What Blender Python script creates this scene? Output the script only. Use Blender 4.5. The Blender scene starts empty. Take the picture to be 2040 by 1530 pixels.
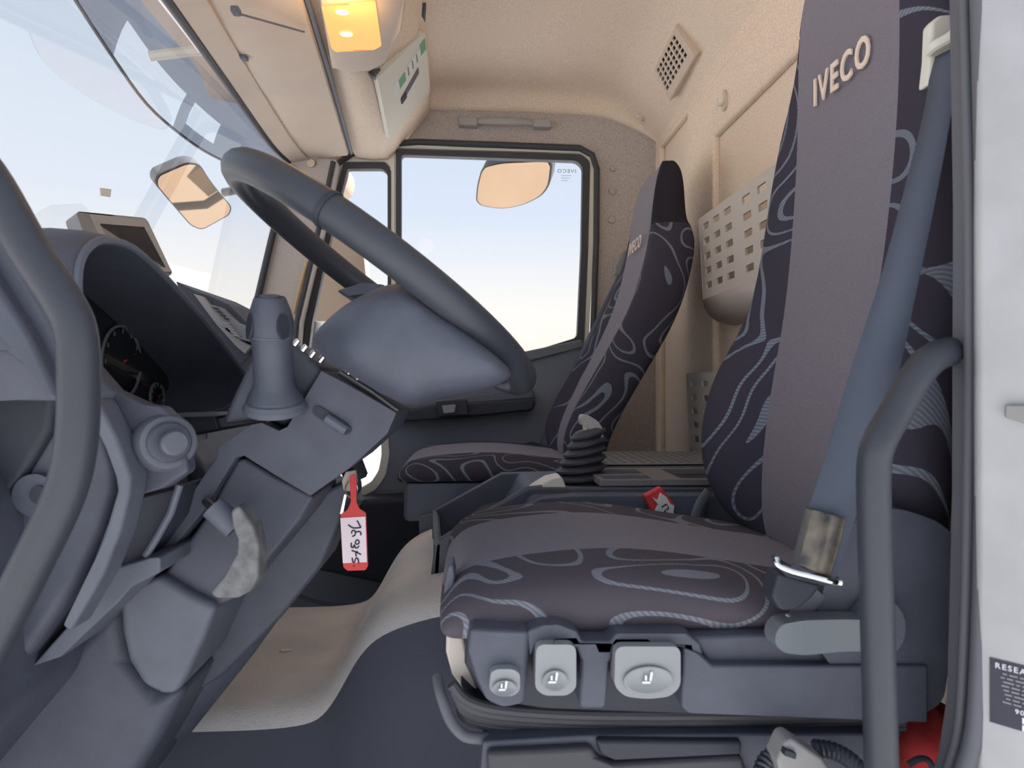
import bpy, bmesh, math, random
from mathutils import Vector as V, Matrix
from mathutils.geometry import tessellate_polygon
random.seed(7)
S = bpy.context.scene
C = S.collection
# ------------------------------------------------------------------ camera, sky, sun, exposure
F = 1300.0
PSI = math.atan(79 / F)
CZ = 0.75
cam = bpy.data.cameras.new('camera'); cam.sensor_width = 36; cam.lens = F / 2040 * 36; cam.clip_start = 0.02
cam.dof.use_dof = True; cam.dof.focus_distance = 1.2; cam.dof.aperture_fstop = 10
co = bpy.data.objects.new('camera', cam); C.objects.link(co)
co.location = (0, 0, CZ); co.rotation_euler = (math.pi / 2, 0, -PSI)
S.camera = co
w = bpy.data.worlds.new('sky'); S.world = w; w.use_nodes = True
nt = w.node_tree; nt.nodes.clear()
wo = nt.nodes.new('ShaderNodeOutputWorld'); bg = nt.nodes.new('ShaderNodeBackground')
tc = nt.nodes.new('ShaderNodeTexCoord'); sx = nt.nodes.new('ShaderNodeSeparateXYZ'); cr = nt.nodes.new('ShaderNodeValToRGB')
nt.links.new(tc.outputs['Generated'], sx.inputs[0]); nt.links.new(sx.outputs['Z'], cr.inputs[0])
nt.links.new(cr.outputs[0], bg.inputs[0]); nt.links.new(bg.outputs[0], wo.inputs[0])
el = cr.color_ramp.elements
el[0].position = 0.0; el[0].color = (0.82, 0.72, 0.60, 1)
el[1].position = 0.60; el[1].color = (0.44, 0.50, 0.60, 1)
e = el.new(0.10); e.color = (0.78, 0.74, 0.69, 1)
e = el.new(0.25); e.color = (0.55, 0.61, 0.70, 1)
bg.inputs[1].default_value = 1.0
sl = bpy.data.lights.new('sun', 'SUN'); sl.energy = 10.5; sl.angle = math.radians(4); sl.color = (1.0, 0.95, 0.90)
so = bpy.data.objects.new('sun', sl); C.objects.link(so)
so.rotation_euler = V((-0.60, -0.08, -0.80)).to_track_quat('-Z', 'Y').to_euler()
vs = S.view_settings
vs.view_transform = 'Standard'; vs.look = 'None'; vs.gamma = 1.0; vs.use_curve_mapping = False; vs.exposure = 0.50

# ------------------------------------------------------------------ helpers
def W(px, py, Y):
    u = (px - 1020) / F; v = (765 - py) / F
    t = Y / (math.cos(PSI) - u * math.sin(PSI))
    return V((t * (math.sin(PSI) + u * math.cos(PSI)), Y, CZ + t * v))
def WX(px, py, X):
    u = (px - 1020) / F; v = (765 - py) / F
    t = X / (math.sin(PSI) + u * math.cos(PSI))
    return V((X, t * (math.cos(PSI) - u * math.sin(PSI)), CZ + t * v))
def WZ(px, py, Z):
    u = (px - 1020) / F; v = (765 - py) / F
    t = (Z - CZ) / v
    return V((t * (math.sin(PSI) + u * math.cos(PSI)), t * (math.cos(PSI) - u * math.sin(PSI)), Z))
ORG = {}
def tag(o, label=None, cat=None, group=None, kind=None):
    if label: o['label'] = label
    if cat: o['category'] = cat
    if group: o['group'] = group
    if kind: o['kind'] = kind
    return o
def thing(name, label, cat, loc=(0, 0, 0), group=None, kind=None):
    o = bpy.data.objects.new(name, None); C.objects.link(o)
    o.empty_display_size = 0.02
    o.location = loc; ORG[o] = V(loc)
    return tag(o, label, cat, group, kind)
def mk(name, vs, fs, mat, parent=None, smooth=True, bev=0, sub=0, seg=3, solid=0, angle=35, soff=-1.0):
    vs = [V(v) for v in vs]
    if parent is not None: org = ORG[parent]
    else:
        n = len(vs)
        org = V((sum(v.x for v in vs) / n, sum(v.y for v in vs) / n, min(v.z for v in vs)))
    me = bpy.data.meshes.new(name)
    me.from_pydata([tuple(v - org) for v in vs], [], fs)
    bm = bmesh.new(); bm.from_mesh(me)
    bmesh.ops.remove_doubles(bm, verts=bm.verts, dist=1e-6)
    bmesh.ops.recalc_face_normals(bm, faces=bm.faces)
    if smooth and not bev and not sub:
        for ed in bm.edges:
            if len(ed.link_faces) == 2 and ed.calc_face_angle(0) > math.radians(angle): ed.smooth = False
    for f in bm.faces: f.smooth = smooth
    bm.to_mesh(me); bm.free()
    me.materials.append(M[mat])
    o = bpy.data.objects.new(name, me); C.objects.link(o)
    if parent is not None: o.parent = parent; ORG[o] = org
    else: o.location = org; ORG[o] = org
    if sub:
        m = o.modifiers.new('sub', 'SUBSURF'); m.levels = sub; m.render_levels = sub
    if solid:
        m = o.modifiers.new('solid', 'SOLIDIFY'); m.thickness = solid; m.offset = soff
    if bev:
        m = o.modifiers.new('bev', 'BEVEL'); m.width = bev; m.segments = seg; m.limit_method = 'ANGLE'
        m.angle_limit = math.radians(30); m.harden_normals = True
    return o
def cat_rom(pts, n=6, closed=False):
    pts = [V(p) for p in pts]; out = []; N = len(pts)
    rng = range(N if closed else N - 1)
    for i in rng:
        if closed: p0, p1, p2, p3 = pts[i - 1], pts[i], pts[(i + 1) % N], pts[(i + 2) % N]
        else: p0, p1, p2, p3 = pts[max(i - 1, 0)], pts[i], pts[i + 1], pts[min(i + 2, N - 1)]
        for k in range(n):
            t = k / n
            out.append(0.5 * ((2 * p1) + (p2 - p0) * t + (2 * p0 - 5 * p1 + 4 * p2 - p3) * t * t + (3 * p1 - p0 - 3 * p2 + p3) * t ** 3))
    if not closed: out.append(pts[-1])
    return out
def rnd(pts, r, n=4):
    """fillet the corners of a closed polygon of vectors"""
    pts = [V(p) for p in pts]; out = []; N = len(pts)
    for i in range(N):
        a, b, c = pts[i - 1], pts[i], pts[(i + 1) % N]
        rr = r[i] if isinstance(r, (list, tuple)) else r
        d1 = (a - b); d2 = (c - b)
        k = min(rr, d1.length * .45, d2.length * .45)
        if k < 1e-5: out.append(b); continue
        p = b + d1.normalized() * k; q = b + d2.normalized() * k
        for j in range(n + 1):
            t = j / n
            out.append((1 - t) ** 2 * p + 2 * t * (1 - t) * b + t * t * q)
    return out
def plate(name, loops, off, mat, parent=None, bev=0, seg=2, **k):
    """polygon with holes (3D loops) extruded by vector off"""
    off = V(off); vs = []; fs = []
    flat = [p for l in loops for p in l]; n = len(flat)
    tris = tessellate_polygon([[V(p) for p in l] for l in loops])
    vs = [V(p) for p in flat] + [V(p) + off for p in flat]
    for t in tris: fs.append(tuple(t)); fs.append(tuple(i + n for i in reversed(t)))
    s = 0
    for l in loops:
        m = len(l)
        for i in range(m):
            j = (i + 1) % m
            fs.append((s + i, s + j, s + j + n, s + i + n))
        s += m
    return mk(name, vs, fs, mat, parent, bev=bev, seg=seg, **k)
def prism(name, pts, Y0, Y1, mat, parent=None, bev=0.004, r=0, seg=3, holes=(), **k):
    """outline in photo pixels at depth Y0, extruded straight to Y1"""
    l = [W(x, y, Y0) for x, y in pts]
    if r: l = rnd(l, r)
    loops = [l]
    for h in holes:
        hl = [W(x, y, Y0) for x, y in h]
        loops.append(rnd(hl, r) if r else hl)
    return plate(name, loops, (0, Y1 - Y0, 0), mat, parent, bev=bev, seg=seg, **k)
def xz(name, pts, Y0, Y1, mat, parent=None, bev=0.004, r=0, seg=3, **k):
    l = [V((x, Y0, z)) for x, z in pts]
    if r: l = rnd(l, r)
    return plate(name, [l], (0, Y1 - Y0, 0), mat, parent, bev=bev, seg=seg, **k)
def box(name, lo, hi, mat, parent=None, bev=0.003, **k):
    l = [V((lo[0], lo[1], lo[2])), V((hi[0], lo[1], lo[2])), V((hi[0], lo[1], hi[2])), V((lo[0], lo[1], hi[2]))]
    return plate(name, [l], (0, hi[1] - lo[1], 0), mat, parent, bev=bev, **k)
def loft(name, rings, mat, parent=None, closed=True, cap=True, sel=None, **k):
    n = len(rings[0]); vs = [V(p) for r in rings for p in r]; fs = []
    for i in range(len(rings) - 1):
        for j in range(n if closed else n - 1):
            if sel and not sel(i, j): continue
            a = i * n + j; b = i * n + (j + 1) % n
            fs.append((a, b, b + n, a + n))
    if cap and closed and not sel:
        fs.append(tuple(range(n - 1, -1, -1))); fs.append(tuple((len(rings) - 1) * n + j for j in range(n)))
    if sel:
        used = sorted({i for f in fs for i in f}); mp = {u: q for q, u in enumerate(used)}
        vs = [vs[u] for u in used]; fs = [tuple(mp[i] for i in f) for f in fs]
    return mk(name, vs, fs, mat, parent, **k)
def frames(pts):
    pts = [V(p) for p in pts]; N = len(pts); out = []
    T = [(pts[min(i + 1, N - 1)] - pts[max(i - 1, 0)]).normalized() for i in range(N)]
    up = V((0, 0, 1)) if abs(T[0].z) < .9 else V((0, 1, 0))
    n = (up - T[0] * up.dot(T[0])).normalized()
    for i in range(N):
        n = (n - T[i] * n.dot(T[i])).normalized()
        out.append((pts[i], n, T[i].cross(n)))
    return out
def tube(name, pts, r, mat, parent=None, n=12, closed=False, flat=1.0, **k):
    pts = [V(p) for p in pts]
    fr = frames(pts); rings = []
    for i, (p, a, b) in enumerate(fr):
        rr = r[i] if isinstance(r, (list, tuple)) else r
        rings.append([p + (a * math.cos(2 * math.pi * q / n) + b * math.sin(2 * math.pi * q / n) * flat) * rr for q in range(n)])
    return loft(name, rings, mat, parent, **k)
def disc(name, c, nrm, r, th, mat, parent=None, n=24, ry=None, up=(0, 0, 1), bev=0, **k):
    """elliptic disc: nrm is the outward normal, th the thickness towards nrm"""
    nrm = V(nrm).normalized(); up = V(up); u = (up - nrm * up.dot(nrm)).normalized(); s = u.cross(nrm)
    ry = ry or r
    l = [V(c) + s * math.cos(2 * math.pi * q / n) * r + u * math.sin(2 * math.pi * q / n) * ry for q in range(n)]
    return plate(name, [l], nrm * th, mat, parent, bev=bev, **k)
def lathe(name, c, axis, prof, mat, parent=None, n=20, **k):
    axis = V(axis).normalized(); up = V((0, 1, 0)) if abs(axis.y) < .8 else V((0, 0, 1))
    a = (up - axis * up.dot(axis)).normalized(); b = axis.cross(a)
    rings = [[V(c) + axis * h + (a * math.cos(2 * math.pi * q / n) + b * math.sin(2 * math.pi * q / n)) * max(r, 1e-4) for q in range(n)] for r, h in prof]
    return loft(name, rings, mat, parent, **k)
def ribbon(name, L, R, th, mat, parent=None, n=6, **k):
    L = cat_rom(L, n); R = cat_rom(R, n); vs = []; fs = []
    for a, b in zip(L, R): vs += [a, (V(a) + V(b)) / 2, b]
    for i in range(len(L) - 1):
        for j in (0, 1):
            q = i * 3 + j; fs.append((q, q + 1, q + 4, q + 3))
    return mk(name, vs, fs, mat, parent, solid=th, soff=0, **k)
def text(name, s, c, xd, up, size, mat, parent, ext=.0006, bold=0.0, sxx=1.0, shear=0.0):
    cu = bpy.data.curves.new(name, 'FONT'); cu.body = s; cu.size = size; cu.extrude = ext; cu.offset = bold
    cu.align_x = 'CENTER'; cu.align_y = 'CENTER'; cu.space_character = 1.25; cu.shear = shear; cu.resolution_u = 3
    t = bpy.data.objects.new(name, cu); C.objects.link(t)
    dg = bpy.context.evaluated_depsgraph_get(); me = bpy.data.meshes.new_from_object(t.evaluated_get(dg))
    bpy.data.objects.remove(t)
    xd = V(xd).normalized(); up = V(up).normalized(); nz = xd.cross(up)
    org = ORG[parent]
    for v in me.vertices: v.co = V(c) + xd * v.co.x * sxx + up * v.co.y + nz * v.co.z - org
    me.materials.clear(); me.materials.append(M[mat]); me.name = name
    o = bpy.data.objects.new(name, me); C.objects.link(o); o.parent = parent; ORG[o] = org
    return o
def grid_plate(name, P, us, vs_, mat, parent=None, th=.003, rows=None, **k):
    """perforated plate: P(u,v)->3D; odd intervals in both us and vs_ are holes"""
    nu, nv = len(us), len(vs_); vs = [P(u, v) for v in vs_ for u in us]; fs = []
    for j in range(nv - 1):
        for i in range(nu - 1):
            if i % 2 and j % 2: continue
            a = j * nu + i; fs.append((a, a + 1, a + nu + 1, a + nu))
    return mk(name, vs, fs, mat, parent, solid=th, smooth=False, **k)

# ------------------------------------------------------------------ materials
M = {}
def pb(name, col, rough=.6, metal=0, noise=0, nscale=200, bump=0, bscale=300, spec=.4, sheen=0, col2=None):
    m = bpy.data.materials.new(name); m.use_nodes = True; t = m.node_tree
    b = t.nodes['Principled BSDF']; b.inputs['Base Color'].default_value = (*col, 1)
    b.inputs['Roughness'].default_value = rough; b.inputs['Metallic'].default_value = metal
    b.inputs['Specular IOR Level'].default_value = spec
    if sheen: b.inputs['Sheen Weight'].default_value = sheen; b.inputs['Sheen Roughness'].default_value = .5
    tcn = t.nodes.new('ShaderNodeTexCoord')
    if noise:
        n = t.nodes.new('ShaderNodeTexNoise'); n.inputs['Scale'].default_value = nscale; n.inputs['Detail'].default_value = 4
        t.links.new(tcn.outputs['Object'], n.inputs['Vector'])
        mx = t.nodes.new('ShaderNodeMix'); mx.data_type = 'RGBA'
        c2 = col2 or tuple(c * (1 - noise) for c in col)
        mx.inputs['A'].default_value = (*[min(1, c * (1 + noise * .6)) for c in col], 1); mx.inputs['B'].default_value = (*c2, 1)
        mr = t.nodes.new('ShaderNodeMapRange'); mr.inputs[1].default_value = .35; mr.inputs[2].default_value = .65
        t.links.new(n.outputs[0], mr.inputs[0]); t.links.new(mr.outputs[0], mx.inputs['Factor'])
        t.links.new(mx.outputs['Result'], b.inputs['Base Color'])
    if bump:
        n = t.nodes.new('ShaderNodeTexNoise'); n.inputs['Scale'].default_value = bscale; n.inputs['Detail'].default_value = 3
        t.links.new(tcn.outputs['Object'], n.inputs['Vector'])
        bp = t.nodes.new('ShaderNodeBump'); bp.inputs['Strength'].default_value = bump; bp.inputs['Distance'].default_value = .002
        t.links.new(n.outputs[0], bp.inputs['Height']); t.links.new(bp.outputs[0], b.inputs['Normal'])
    M[name] = m; return m
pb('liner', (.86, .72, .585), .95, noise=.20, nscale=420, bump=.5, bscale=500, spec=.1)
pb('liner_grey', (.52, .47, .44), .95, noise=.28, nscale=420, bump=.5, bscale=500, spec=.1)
pb('beige_plastic', (.64, .52, .42), .6, noise=.05, nscale=8)
pb('beige_light', (.72, .71, .64), .5)
pb('cream', (.70, .67, .58), .45)
pb('plastic', (.073, .083, .113), .5, bump=.25, bscale=900, noise=.10, nscale=25)
pb('plastic_mid', (.110, .124, .158), .52, bump=.25, bscale=900, noise=.08, nscale=25)
pb('plastic_blue', (.098, .115, .155), .5, bump=.2, bscale=900)
pb('plastic_dark', (.026, .031, .045), .55, bump=.2, bscale=900)
pb('rubber', (.05, .052, .062), .55)
pb('gasket', (.11, .115, .135), .55)
pb('soft_black', (.042, .048, .062), .42, bump=.15, bscale=700)
pb('grey_btn', (.25, .27, .285), .38)
pb('grey_handle', (.14, .16, .18), .45)
pb('icon', (.72, .76, .80), .5)
pb('door_plastic', (.165, .185, .235), .5, bump=.2, bscale=900)
pb('knob_grey', (.15, .155, .16), .55, noise=.35, nscale=60)
pb('silver', (.72, .70, .68), .25, metal=1)
pb('chrome', (.85, .85, .85), .08, metal=1)
pb('white_paint', (.40, .41, .43), .35, noise=.10, nscale=14)
pb('perf_white', (.55, .50, .455), .55)
pb('perf_grey', (.40, .385, .39), .6)
pb('carpet', (.76, .74, .72), .95, noise=.1, nscale=5, bump=.6, bscale=260, spec=.1, col2=(.60, .62, .65))
pb('side_shade', (.058, .066, .092), .85, bump=.5, bscale=300)  # dark tone that paints shade onto the tunnel's near side
pb('tray_grey', (.20, .19, .195), .6)
pb('floor_mat', (.20, .20, .21), .9, noise=.3, nscale=12, bump=.4, bscale=300)
pb('fabric_plain', (.205, .188, .228), .95, noise=.16, nscale=650, bump=.35, bscale=900, spec=.1, sheen=.15)
pb('fabric_dark', (.030, .029, .038), .95, bump=.3, bscale=900, spec=.1)
pb('belt', (.082, .10, .14), .7, bump=.2, bscale=1500)
pb('red', (.62, .045, .05), .5)
pb('red_cloth', (.36, .030, .030), .9, noise=.4, nscale=18, bump=.6, bscale=60)
pb('tag_paper', (.80, .70, .77), .6)
pb('ink', (.02, .02, .035), .6)
pb('sticker', (.035, .035, .06), .5)
pb('sticker_text', (.65, .66, .72), .6)
pb('ivory', (.80, .66, .55), .7)
pb('screen', (.02, .021, .025), .2)
pb('dusty_box', (.26, .26, .26), .5)
pb('ground', (.50, .50, .51), .95, noise=.12, nscale=.6)
pb('gold_tan', (.50, .36, .2), .6)
pb('green_print', (.18, .40, .24), .7)
pb('paper_label', (.72, .74, .70), .6)
pb('tape_tan', (.42, .36, .29), .3, noise=.7, nscale=45, col2=(.10, .11, .13))
pb('mirror_shell', (.10, .10, .11), .5)
pb('mirror_back', (.46, .36, .27), .5)
pb('mirror', (.40, .285, .19), .03, metal=1)
pb('cable', (.04, .045, .06), .4)
# swirl fabric: contour lines of a smooth noise, woven with fine diagonal ribs
def swirl(name, base, line, scale=5.2, k=5.0, width=.10, seed=0.0):
    m = bpy.data.materials.new(name); m.use_nodes = True; t = m.node_tree; b = t.nodes['Principled BSDF']
    b.inputs['Roughness'].default_value = .92; b.inputs['Specular IOR Level'].default_value = .1
    L = t.links.new; N = t.nodes.new
    tcn = N('ShaderNodeTexCoord'); mp = N('ShaderNodeMapping'); mp.inputs['Location'].default_value = (seed, seed * .7, seed * 1.3)
    L(tcn.outputs['Object'], mp.inputs[0])
    n = N('ShaderNodeTexNoise'); n.inputs['Scale'].default_value = scale; n.inputs['Detail'].default_value = 0; n.inputs['Distortion'].default_value = .55
    L(mp.outputs[0], n.inputs['Vector'])
    def math_(op, a, bb=None):
        q = N('ShaderNodeMath'); q.operation = op
        for i, x in enumerate((a, bb)):
            if x is None: continue
            if isinstance(x, (int, float)): q.inputs[i].default_value = x
            else: L(x, q.inputs[i])
        return q.outputs[0]
    f = math_('ABSOLUTE', math_('SUBTRACT', math_('FRACT', math_('MULTIPLY', n.outputs[0], k)), .5))
    n2 = N('ShaderNodeTexNoise'); n2.inputs['Scale'].default_value = 3.0; n2.inputs['Detail'].default_value = 0
    L(mp.outputs[0], n2.inputs['Vector'])
    wd = math_('MULTIPLY', n2.outputs[0], width * 2)
    lim = math_('LESS_THAN', f, wd)
    # thin companion lines of a second noise break the regular spacing
    wv = N('ShaderNodeTexWave'); wv.inputs['Scale'].default_value = 95; wv.bands_direction = 'DIAGONAL'
    L(tcn.outputs['Object'], wv.inputs[0])
    rib = math_('ADD', math_('MULTIPLY', wv.outputs['Fac'], .55), .45)
    fac = math_('MULTIPLY', lim, rib)
    mx = N('ShaderNodeMix'); mx.data_type = 'RGBA'; mx.inputs['A'].default_value = (*base, 1); mx.inputs['B'].default_value = (*line, 1)
    L(fac, mx.inputs['Factor']); L(mx.outputs['Result'], b.inputs['Base Color'])
    bp = N('ShaderNodeBump'); bp.inputs['Strength'].default_value = .3; bp.inputs['Distance'].default_value = .001
    n3 = N('ShaderNodeTexNoise'); n3.inputs['Scale'].default_value = 900
    L(tcn.outputs['Object'], n3.inputs['Vector']); L(n3.outputs[0], bp.inputs['Height']); L(bp.outputs[0], b.inputs['Normal'])
    M[name] = m
swirl('fabric_swirl', (.052, .048, .068), (.21, .245, .30), scale=6.0, k=8.0, width=.085)
swirl('fabric_swirl_seat', (.095, .085, .102), (.26, .285, .33), scale=6.5, k=8.0, width=.10, seed=2.3)
def glass(name, tint=(1, 1, 1), refl=1.0, rough=0.0):
    m = bpy.data.materials.new(name); m.use_nodes = True; t = m.node_tree; t.nodes.clear()
    o = t.nodes.new('ShaderNodeOutputMaterial'); a = t.nodes.new('ShaderNodeBsdfTransparent'); g = t.nodes.new('ShaderNodeBsdfGlossy')
    a.inputs[0].default_value = (*tint, 1); g.inputs['Roughness'].default_value = rough
    fr = t.nodes.new('ShaderNodeFresnel'); fr.inputs[0].default_value = 1.35
    mu = t.nodes.new('ShaderNodeMath'); mu.operation = 'MULTIPLY'; mu.inputs[1].default_value = refl
    x = t.nodes.new('ShaderNodeMixShader')
    t.links.new(fr.outputs[0], mu.inputs[0]); t.links.new(mu.outputs[0], x.inputs[0])
    t.links.new(a.outputs[0], x.inputs[1]); t.links.new(g.outputs[0], x.inputs[2]); t.links.new(x.outputs[0], o.inputs[0])
    M[name] = m
glass('glass', (.97, .98, .99), .15)
glass('visor_tint', (.62, .63, .66), .06, .05)
glass('clear_film', (.85, .85, .85), 1.0, .12)
def emit(name, col, s):
    m = bpy.data.materials.new(name); m.use_nodes = True; t = m.node_tree; b = t.nodes['Principled BSDF']
    b.inputs['Base Color'].default_value = (.45, .24, .09, 1); b.inputs['Emission Color'].default_value = (*col, 1); b.inputs['Emission Strength'].default_value = s
    M[name] = m
emit('lamp_lens', (1.0, .37, .09), .80)
emit('lamp_bulb', (1.0, .80, .35), 3.0)

# ------------------------------------------------------------------ the setting
gp = mk('ground', [(-60, -60, -.95), (60, -60, -.95), (60, 60, -.95), (-60, 60, -.95)], [(0, 1, 2, 3)], 'ground', smooth=False)
tag(gp, 'sunlit sandy yard ground outside the truck cab', 'ground', kind='structure')
fl = box('floor', (-1.0, .50, -.05), (.72, 2.30, 0), 'floor_mat'); tag(fl, 'dark rubber footwell floor of the truck cab', 'floor', kind='structure')
# engine tunnel: one moulded carpet surface, low in front and rising to the seats
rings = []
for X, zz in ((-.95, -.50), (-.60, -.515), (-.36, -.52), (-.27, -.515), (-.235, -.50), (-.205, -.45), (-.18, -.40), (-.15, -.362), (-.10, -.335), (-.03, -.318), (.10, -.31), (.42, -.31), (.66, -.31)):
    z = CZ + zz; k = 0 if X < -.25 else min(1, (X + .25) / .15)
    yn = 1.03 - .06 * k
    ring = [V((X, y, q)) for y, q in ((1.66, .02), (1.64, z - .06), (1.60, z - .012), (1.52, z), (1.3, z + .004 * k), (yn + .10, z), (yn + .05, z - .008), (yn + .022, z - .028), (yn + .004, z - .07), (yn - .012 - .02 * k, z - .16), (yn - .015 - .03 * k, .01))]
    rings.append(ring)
tn = loft('floor', rings, 'carpet', closed=False, sub=2, sel=lambda i, j: j < 7)
loft('shaded_side', rings, 'side_shade', tn, closed=False, sub=2, sel=lambda i, j: j >= 7)  # same tunnel covering, with its near-side shade put into the colour
tag(tn, 'beige carpeted engine tunnel hump between the seats, near side painted as shaded', 'tunnel', kind='structure')
# rear wall: recessed panels framed by raised bands
wr = thing('wall_rear', 'beige felt rear wall of the cab behind the seats', 'wall', (.67, 1.4, 0), kind='structure')
box('panel', (.672, .55, 0), (.70, 2.31, 1.66), 'liner', wr)
def band(y0, y1, z0, z1): return box('band', (.652, y0, z0), (.675, y1, z1), 'liner', wr, bev=.009)
band(.55, 2.30, CZ + .825, CZ + .89)
band(1.735, 1.955, 0, CZ + .83)
band(.55, 1.74, CZ + .67, CZ + .83)
band(2.24, 2.30, 0, CZ + .83)
# ceiling curving down into the far wall and back wall
prof = [(-.90, 1.79), (-.40, 1.79), (0, 1.792), (.30, 1.79), (.44, 1.785), (.50, 1.77), (.555, 1.72), (.62, 1.655), (.652, 1.622), (.665, 1.60)]
rings = []
for Y, dz in ((.52, -.06), (.58, -.01), (.7, 0), (1.2, .004), (1.8, .002), (2.14, 0), (2.21, -.006), (2.25, -.02), (2.275, -.045), (2.287, -.085)):
    rings.append([V((x, Y, z + dz * (1 if x < .5 else max(.15, (.67 - x) / .17)))) for x, z in prof])
cl = loft('ceiling', rings, 'liner', closed=False, cap=False, sub=1, solid=.02, soff=1.0)
tag(cl, 'beige fabric headliner ceiling of the cab', 'ceiling', kind='structure')
# far wall with the passenger door opening
YF = 2.29
def far(pts, Y=YF): return [W(x, y, Y) for x, y in pts]
door_open = far([(664, 322), (745, 286), (830, 278), (1158, 289), (1182, 303), (1193, 335), (1192, 480), (1184, 690), (1170, 1000), (1160, 1195), (575, 1195), (565, 760), (592, 620), (630, 470)])
xa, xb = -.98, .68
outer = [V((xb, YF, -.02)), V((xb, YF, 1.78)), V((-.62, YF, 1.78)), W(586, 312, YF), W(545, 480, YF), W(512, 640, YF), W(500, 800, YF), V((-.78, YF, -.02))]
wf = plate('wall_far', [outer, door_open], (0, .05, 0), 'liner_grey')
tag(wf, 'grey beige felt side wall around the far passenger door', 'wall', kind='structure')
# far A pillar trim
ap = thing('trim_1', 'felt covered far windscreen pillar trim with round cap', 'pillar trim', tuple(W(590, 700, 2.2)), kind='structure')
l = [W(x, y, 2.2) for x, y in ((582, 312), (672, 318), (655, 400), (620, 540), (596, 640), (586, 760), (500, 760), (508, 625), (540, 480))]
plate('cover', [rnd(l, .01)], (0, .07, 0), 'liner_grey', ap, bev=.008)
tube('edge_seal', [W(x, y, 2.185) for x, y in ((578, 330), (540, 480), (506, 625), (498, 740))], .011, 'rubber', ap)
tube('gasket', [W(x, y, 2.185) for x, y in ((664, 322), (648, 400), (618, 530), (592, 640), (584, 740))], .009, 'rubber', ap)
disc('cap', W(620, 326, 2.195), (0, -1, 0), .013, .006, 'beige_plastic', ap, bev=.002)
# gold tan edging low on the pillar
tube('gold_edge', [W(x, y, 2.18) for x, y in ((612, 520), (598, 570), (585, 625))], .006, 'gold_tan', ap, n=8)
# passenger door
dr = thing('door_1', 'closed passenger door with dark panel and cream window frame', 'door', tuple(W(900, 1190, 2.26)), kind='structure')
win = [(799, 308), (1148, 320), (1161, 332), (1158, 500), (1150, 672), (1046, 704), (940, 735), (799, 765)]
qtr = [(692, 336), (762, 336), (772, 346), (772, 768), (606, 768), (622, 640), (648, 520)]
lowq = [(630, 800), (745, 845), (758, 868), (760, 905), (754, 938), (738, 962), (714, 976), (630, 985)]
fr_o = [(672, 322), (748, 296), (830, 290), (1156, 300), (1176, 312), (1185, 335), (1183, 480), (1172, 700), (1168, 760), (560, 785), (596, 640), (640, 470)]
YD = 2.27
plate('window_frame', [rnd(far(fr_o, YD), .012), rnd(far([(786, 294), (1158, 305), (1176, 322), (1172, 500), (1164, 690), (1046, 722), (786, 772)], YD), .012), rnd(far([(684, 322), (768, 322), (779, 334), (779, 772), (590, 772), (606, 640), (636, 510)], YD), .01)], (0, .035, 0), 'cream', dr, bev=.004)
plate('window_seal', [rnd(far([(788, 296), (1157, 307), (1175, 322), (1171, 500), (1163, 688), (1046, 720), (788, 770)], YD - .004), .012), rnd(far(win, YD - .004), .015)], (0, .03, 0), 'rubber', dr, bev=.003)
plate('quarter_seal', [rnd(far([(685, 323), (767, 323), (778, 335), (778, 771), (591, 771), (607, 640), (637, 510)], YD - .004), .01), rnd(far(qtr, YD - .004), .01)], (0, .03, 0), 'rubber', dr, bev=.003)
tube('door_gasket', [W(x, y, 2.265) for x, y in ((600, 610), (640, 455), (668, 330), (700, 306), (760, 288), (832, 283), (1000, 289), (1155, 295), (1180, 309), (1189, 337), (1188, 480), (1180, 700), (1168, 990))], .011, 'rubber', dr)
pnl = [(570, 770), (790, 770), (940, 745), (1046, 716), (1160, 688), (1172, 700), (1162, 1000), (1150, 1250), (570, 1250), (560, 900)]
plate('door_panel', [rnd(far(pnl, 2.21), .012), rnd(far(lowq, 2.21), .012)], (0, .06, 0), 'door_plastic', dr, bev=.008)
plate('low_window_frame', [rnd(far([(620, 785), (748, 832), (772, 860), (776, 905), (768, 948), (748, 976), (716, 992), (620, 998)], 2.205), .012), rnd(far(lowq, 2.205), .012)], (0, .02, 0), 'beige_light', dr, bev=.004)
prism('sill_cap', [(800, 762), (940, 728), (1046, 700), (1160, 676), (1164, 690), (1046, 722), (940, 752), (800, 784)], 2.195, 2.25, 'grey_handle', dr, bev=.006)
arm = prism('armrest', [(780, 822), (870, 806), (1060, 794), (1068, 800), (1062, 818), (930, 832), (780, 842)], 2.13, 2.22, 'plastic_dark', dr, bev=.008)
prism('armrest_pad', [(800, 806), (1000, 778), (1062, 775), (1066, 794), (930, 806), (800, 822)], 2.15, 2.22, 'plastic_mid', dr, bev=.008)
dh = prism('door_handle', [(868, 800), (930, 796), (934, 826), (872, 830)], 2.10, 2.14, 'plastic_dark', dr, bev=.005)
prism('handle_insert', [(880, 808), (908, 806), (906, 822), (884, 824)], 2.09, 2.105, 'grey_btn', dh, bev=.003)
tube('panel_seam', [W(x, y, 2.2) for x, y in ((700, 993), (760, 985), (900, 966))], .004, 'grey_handle', dr, n=8)
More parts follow.
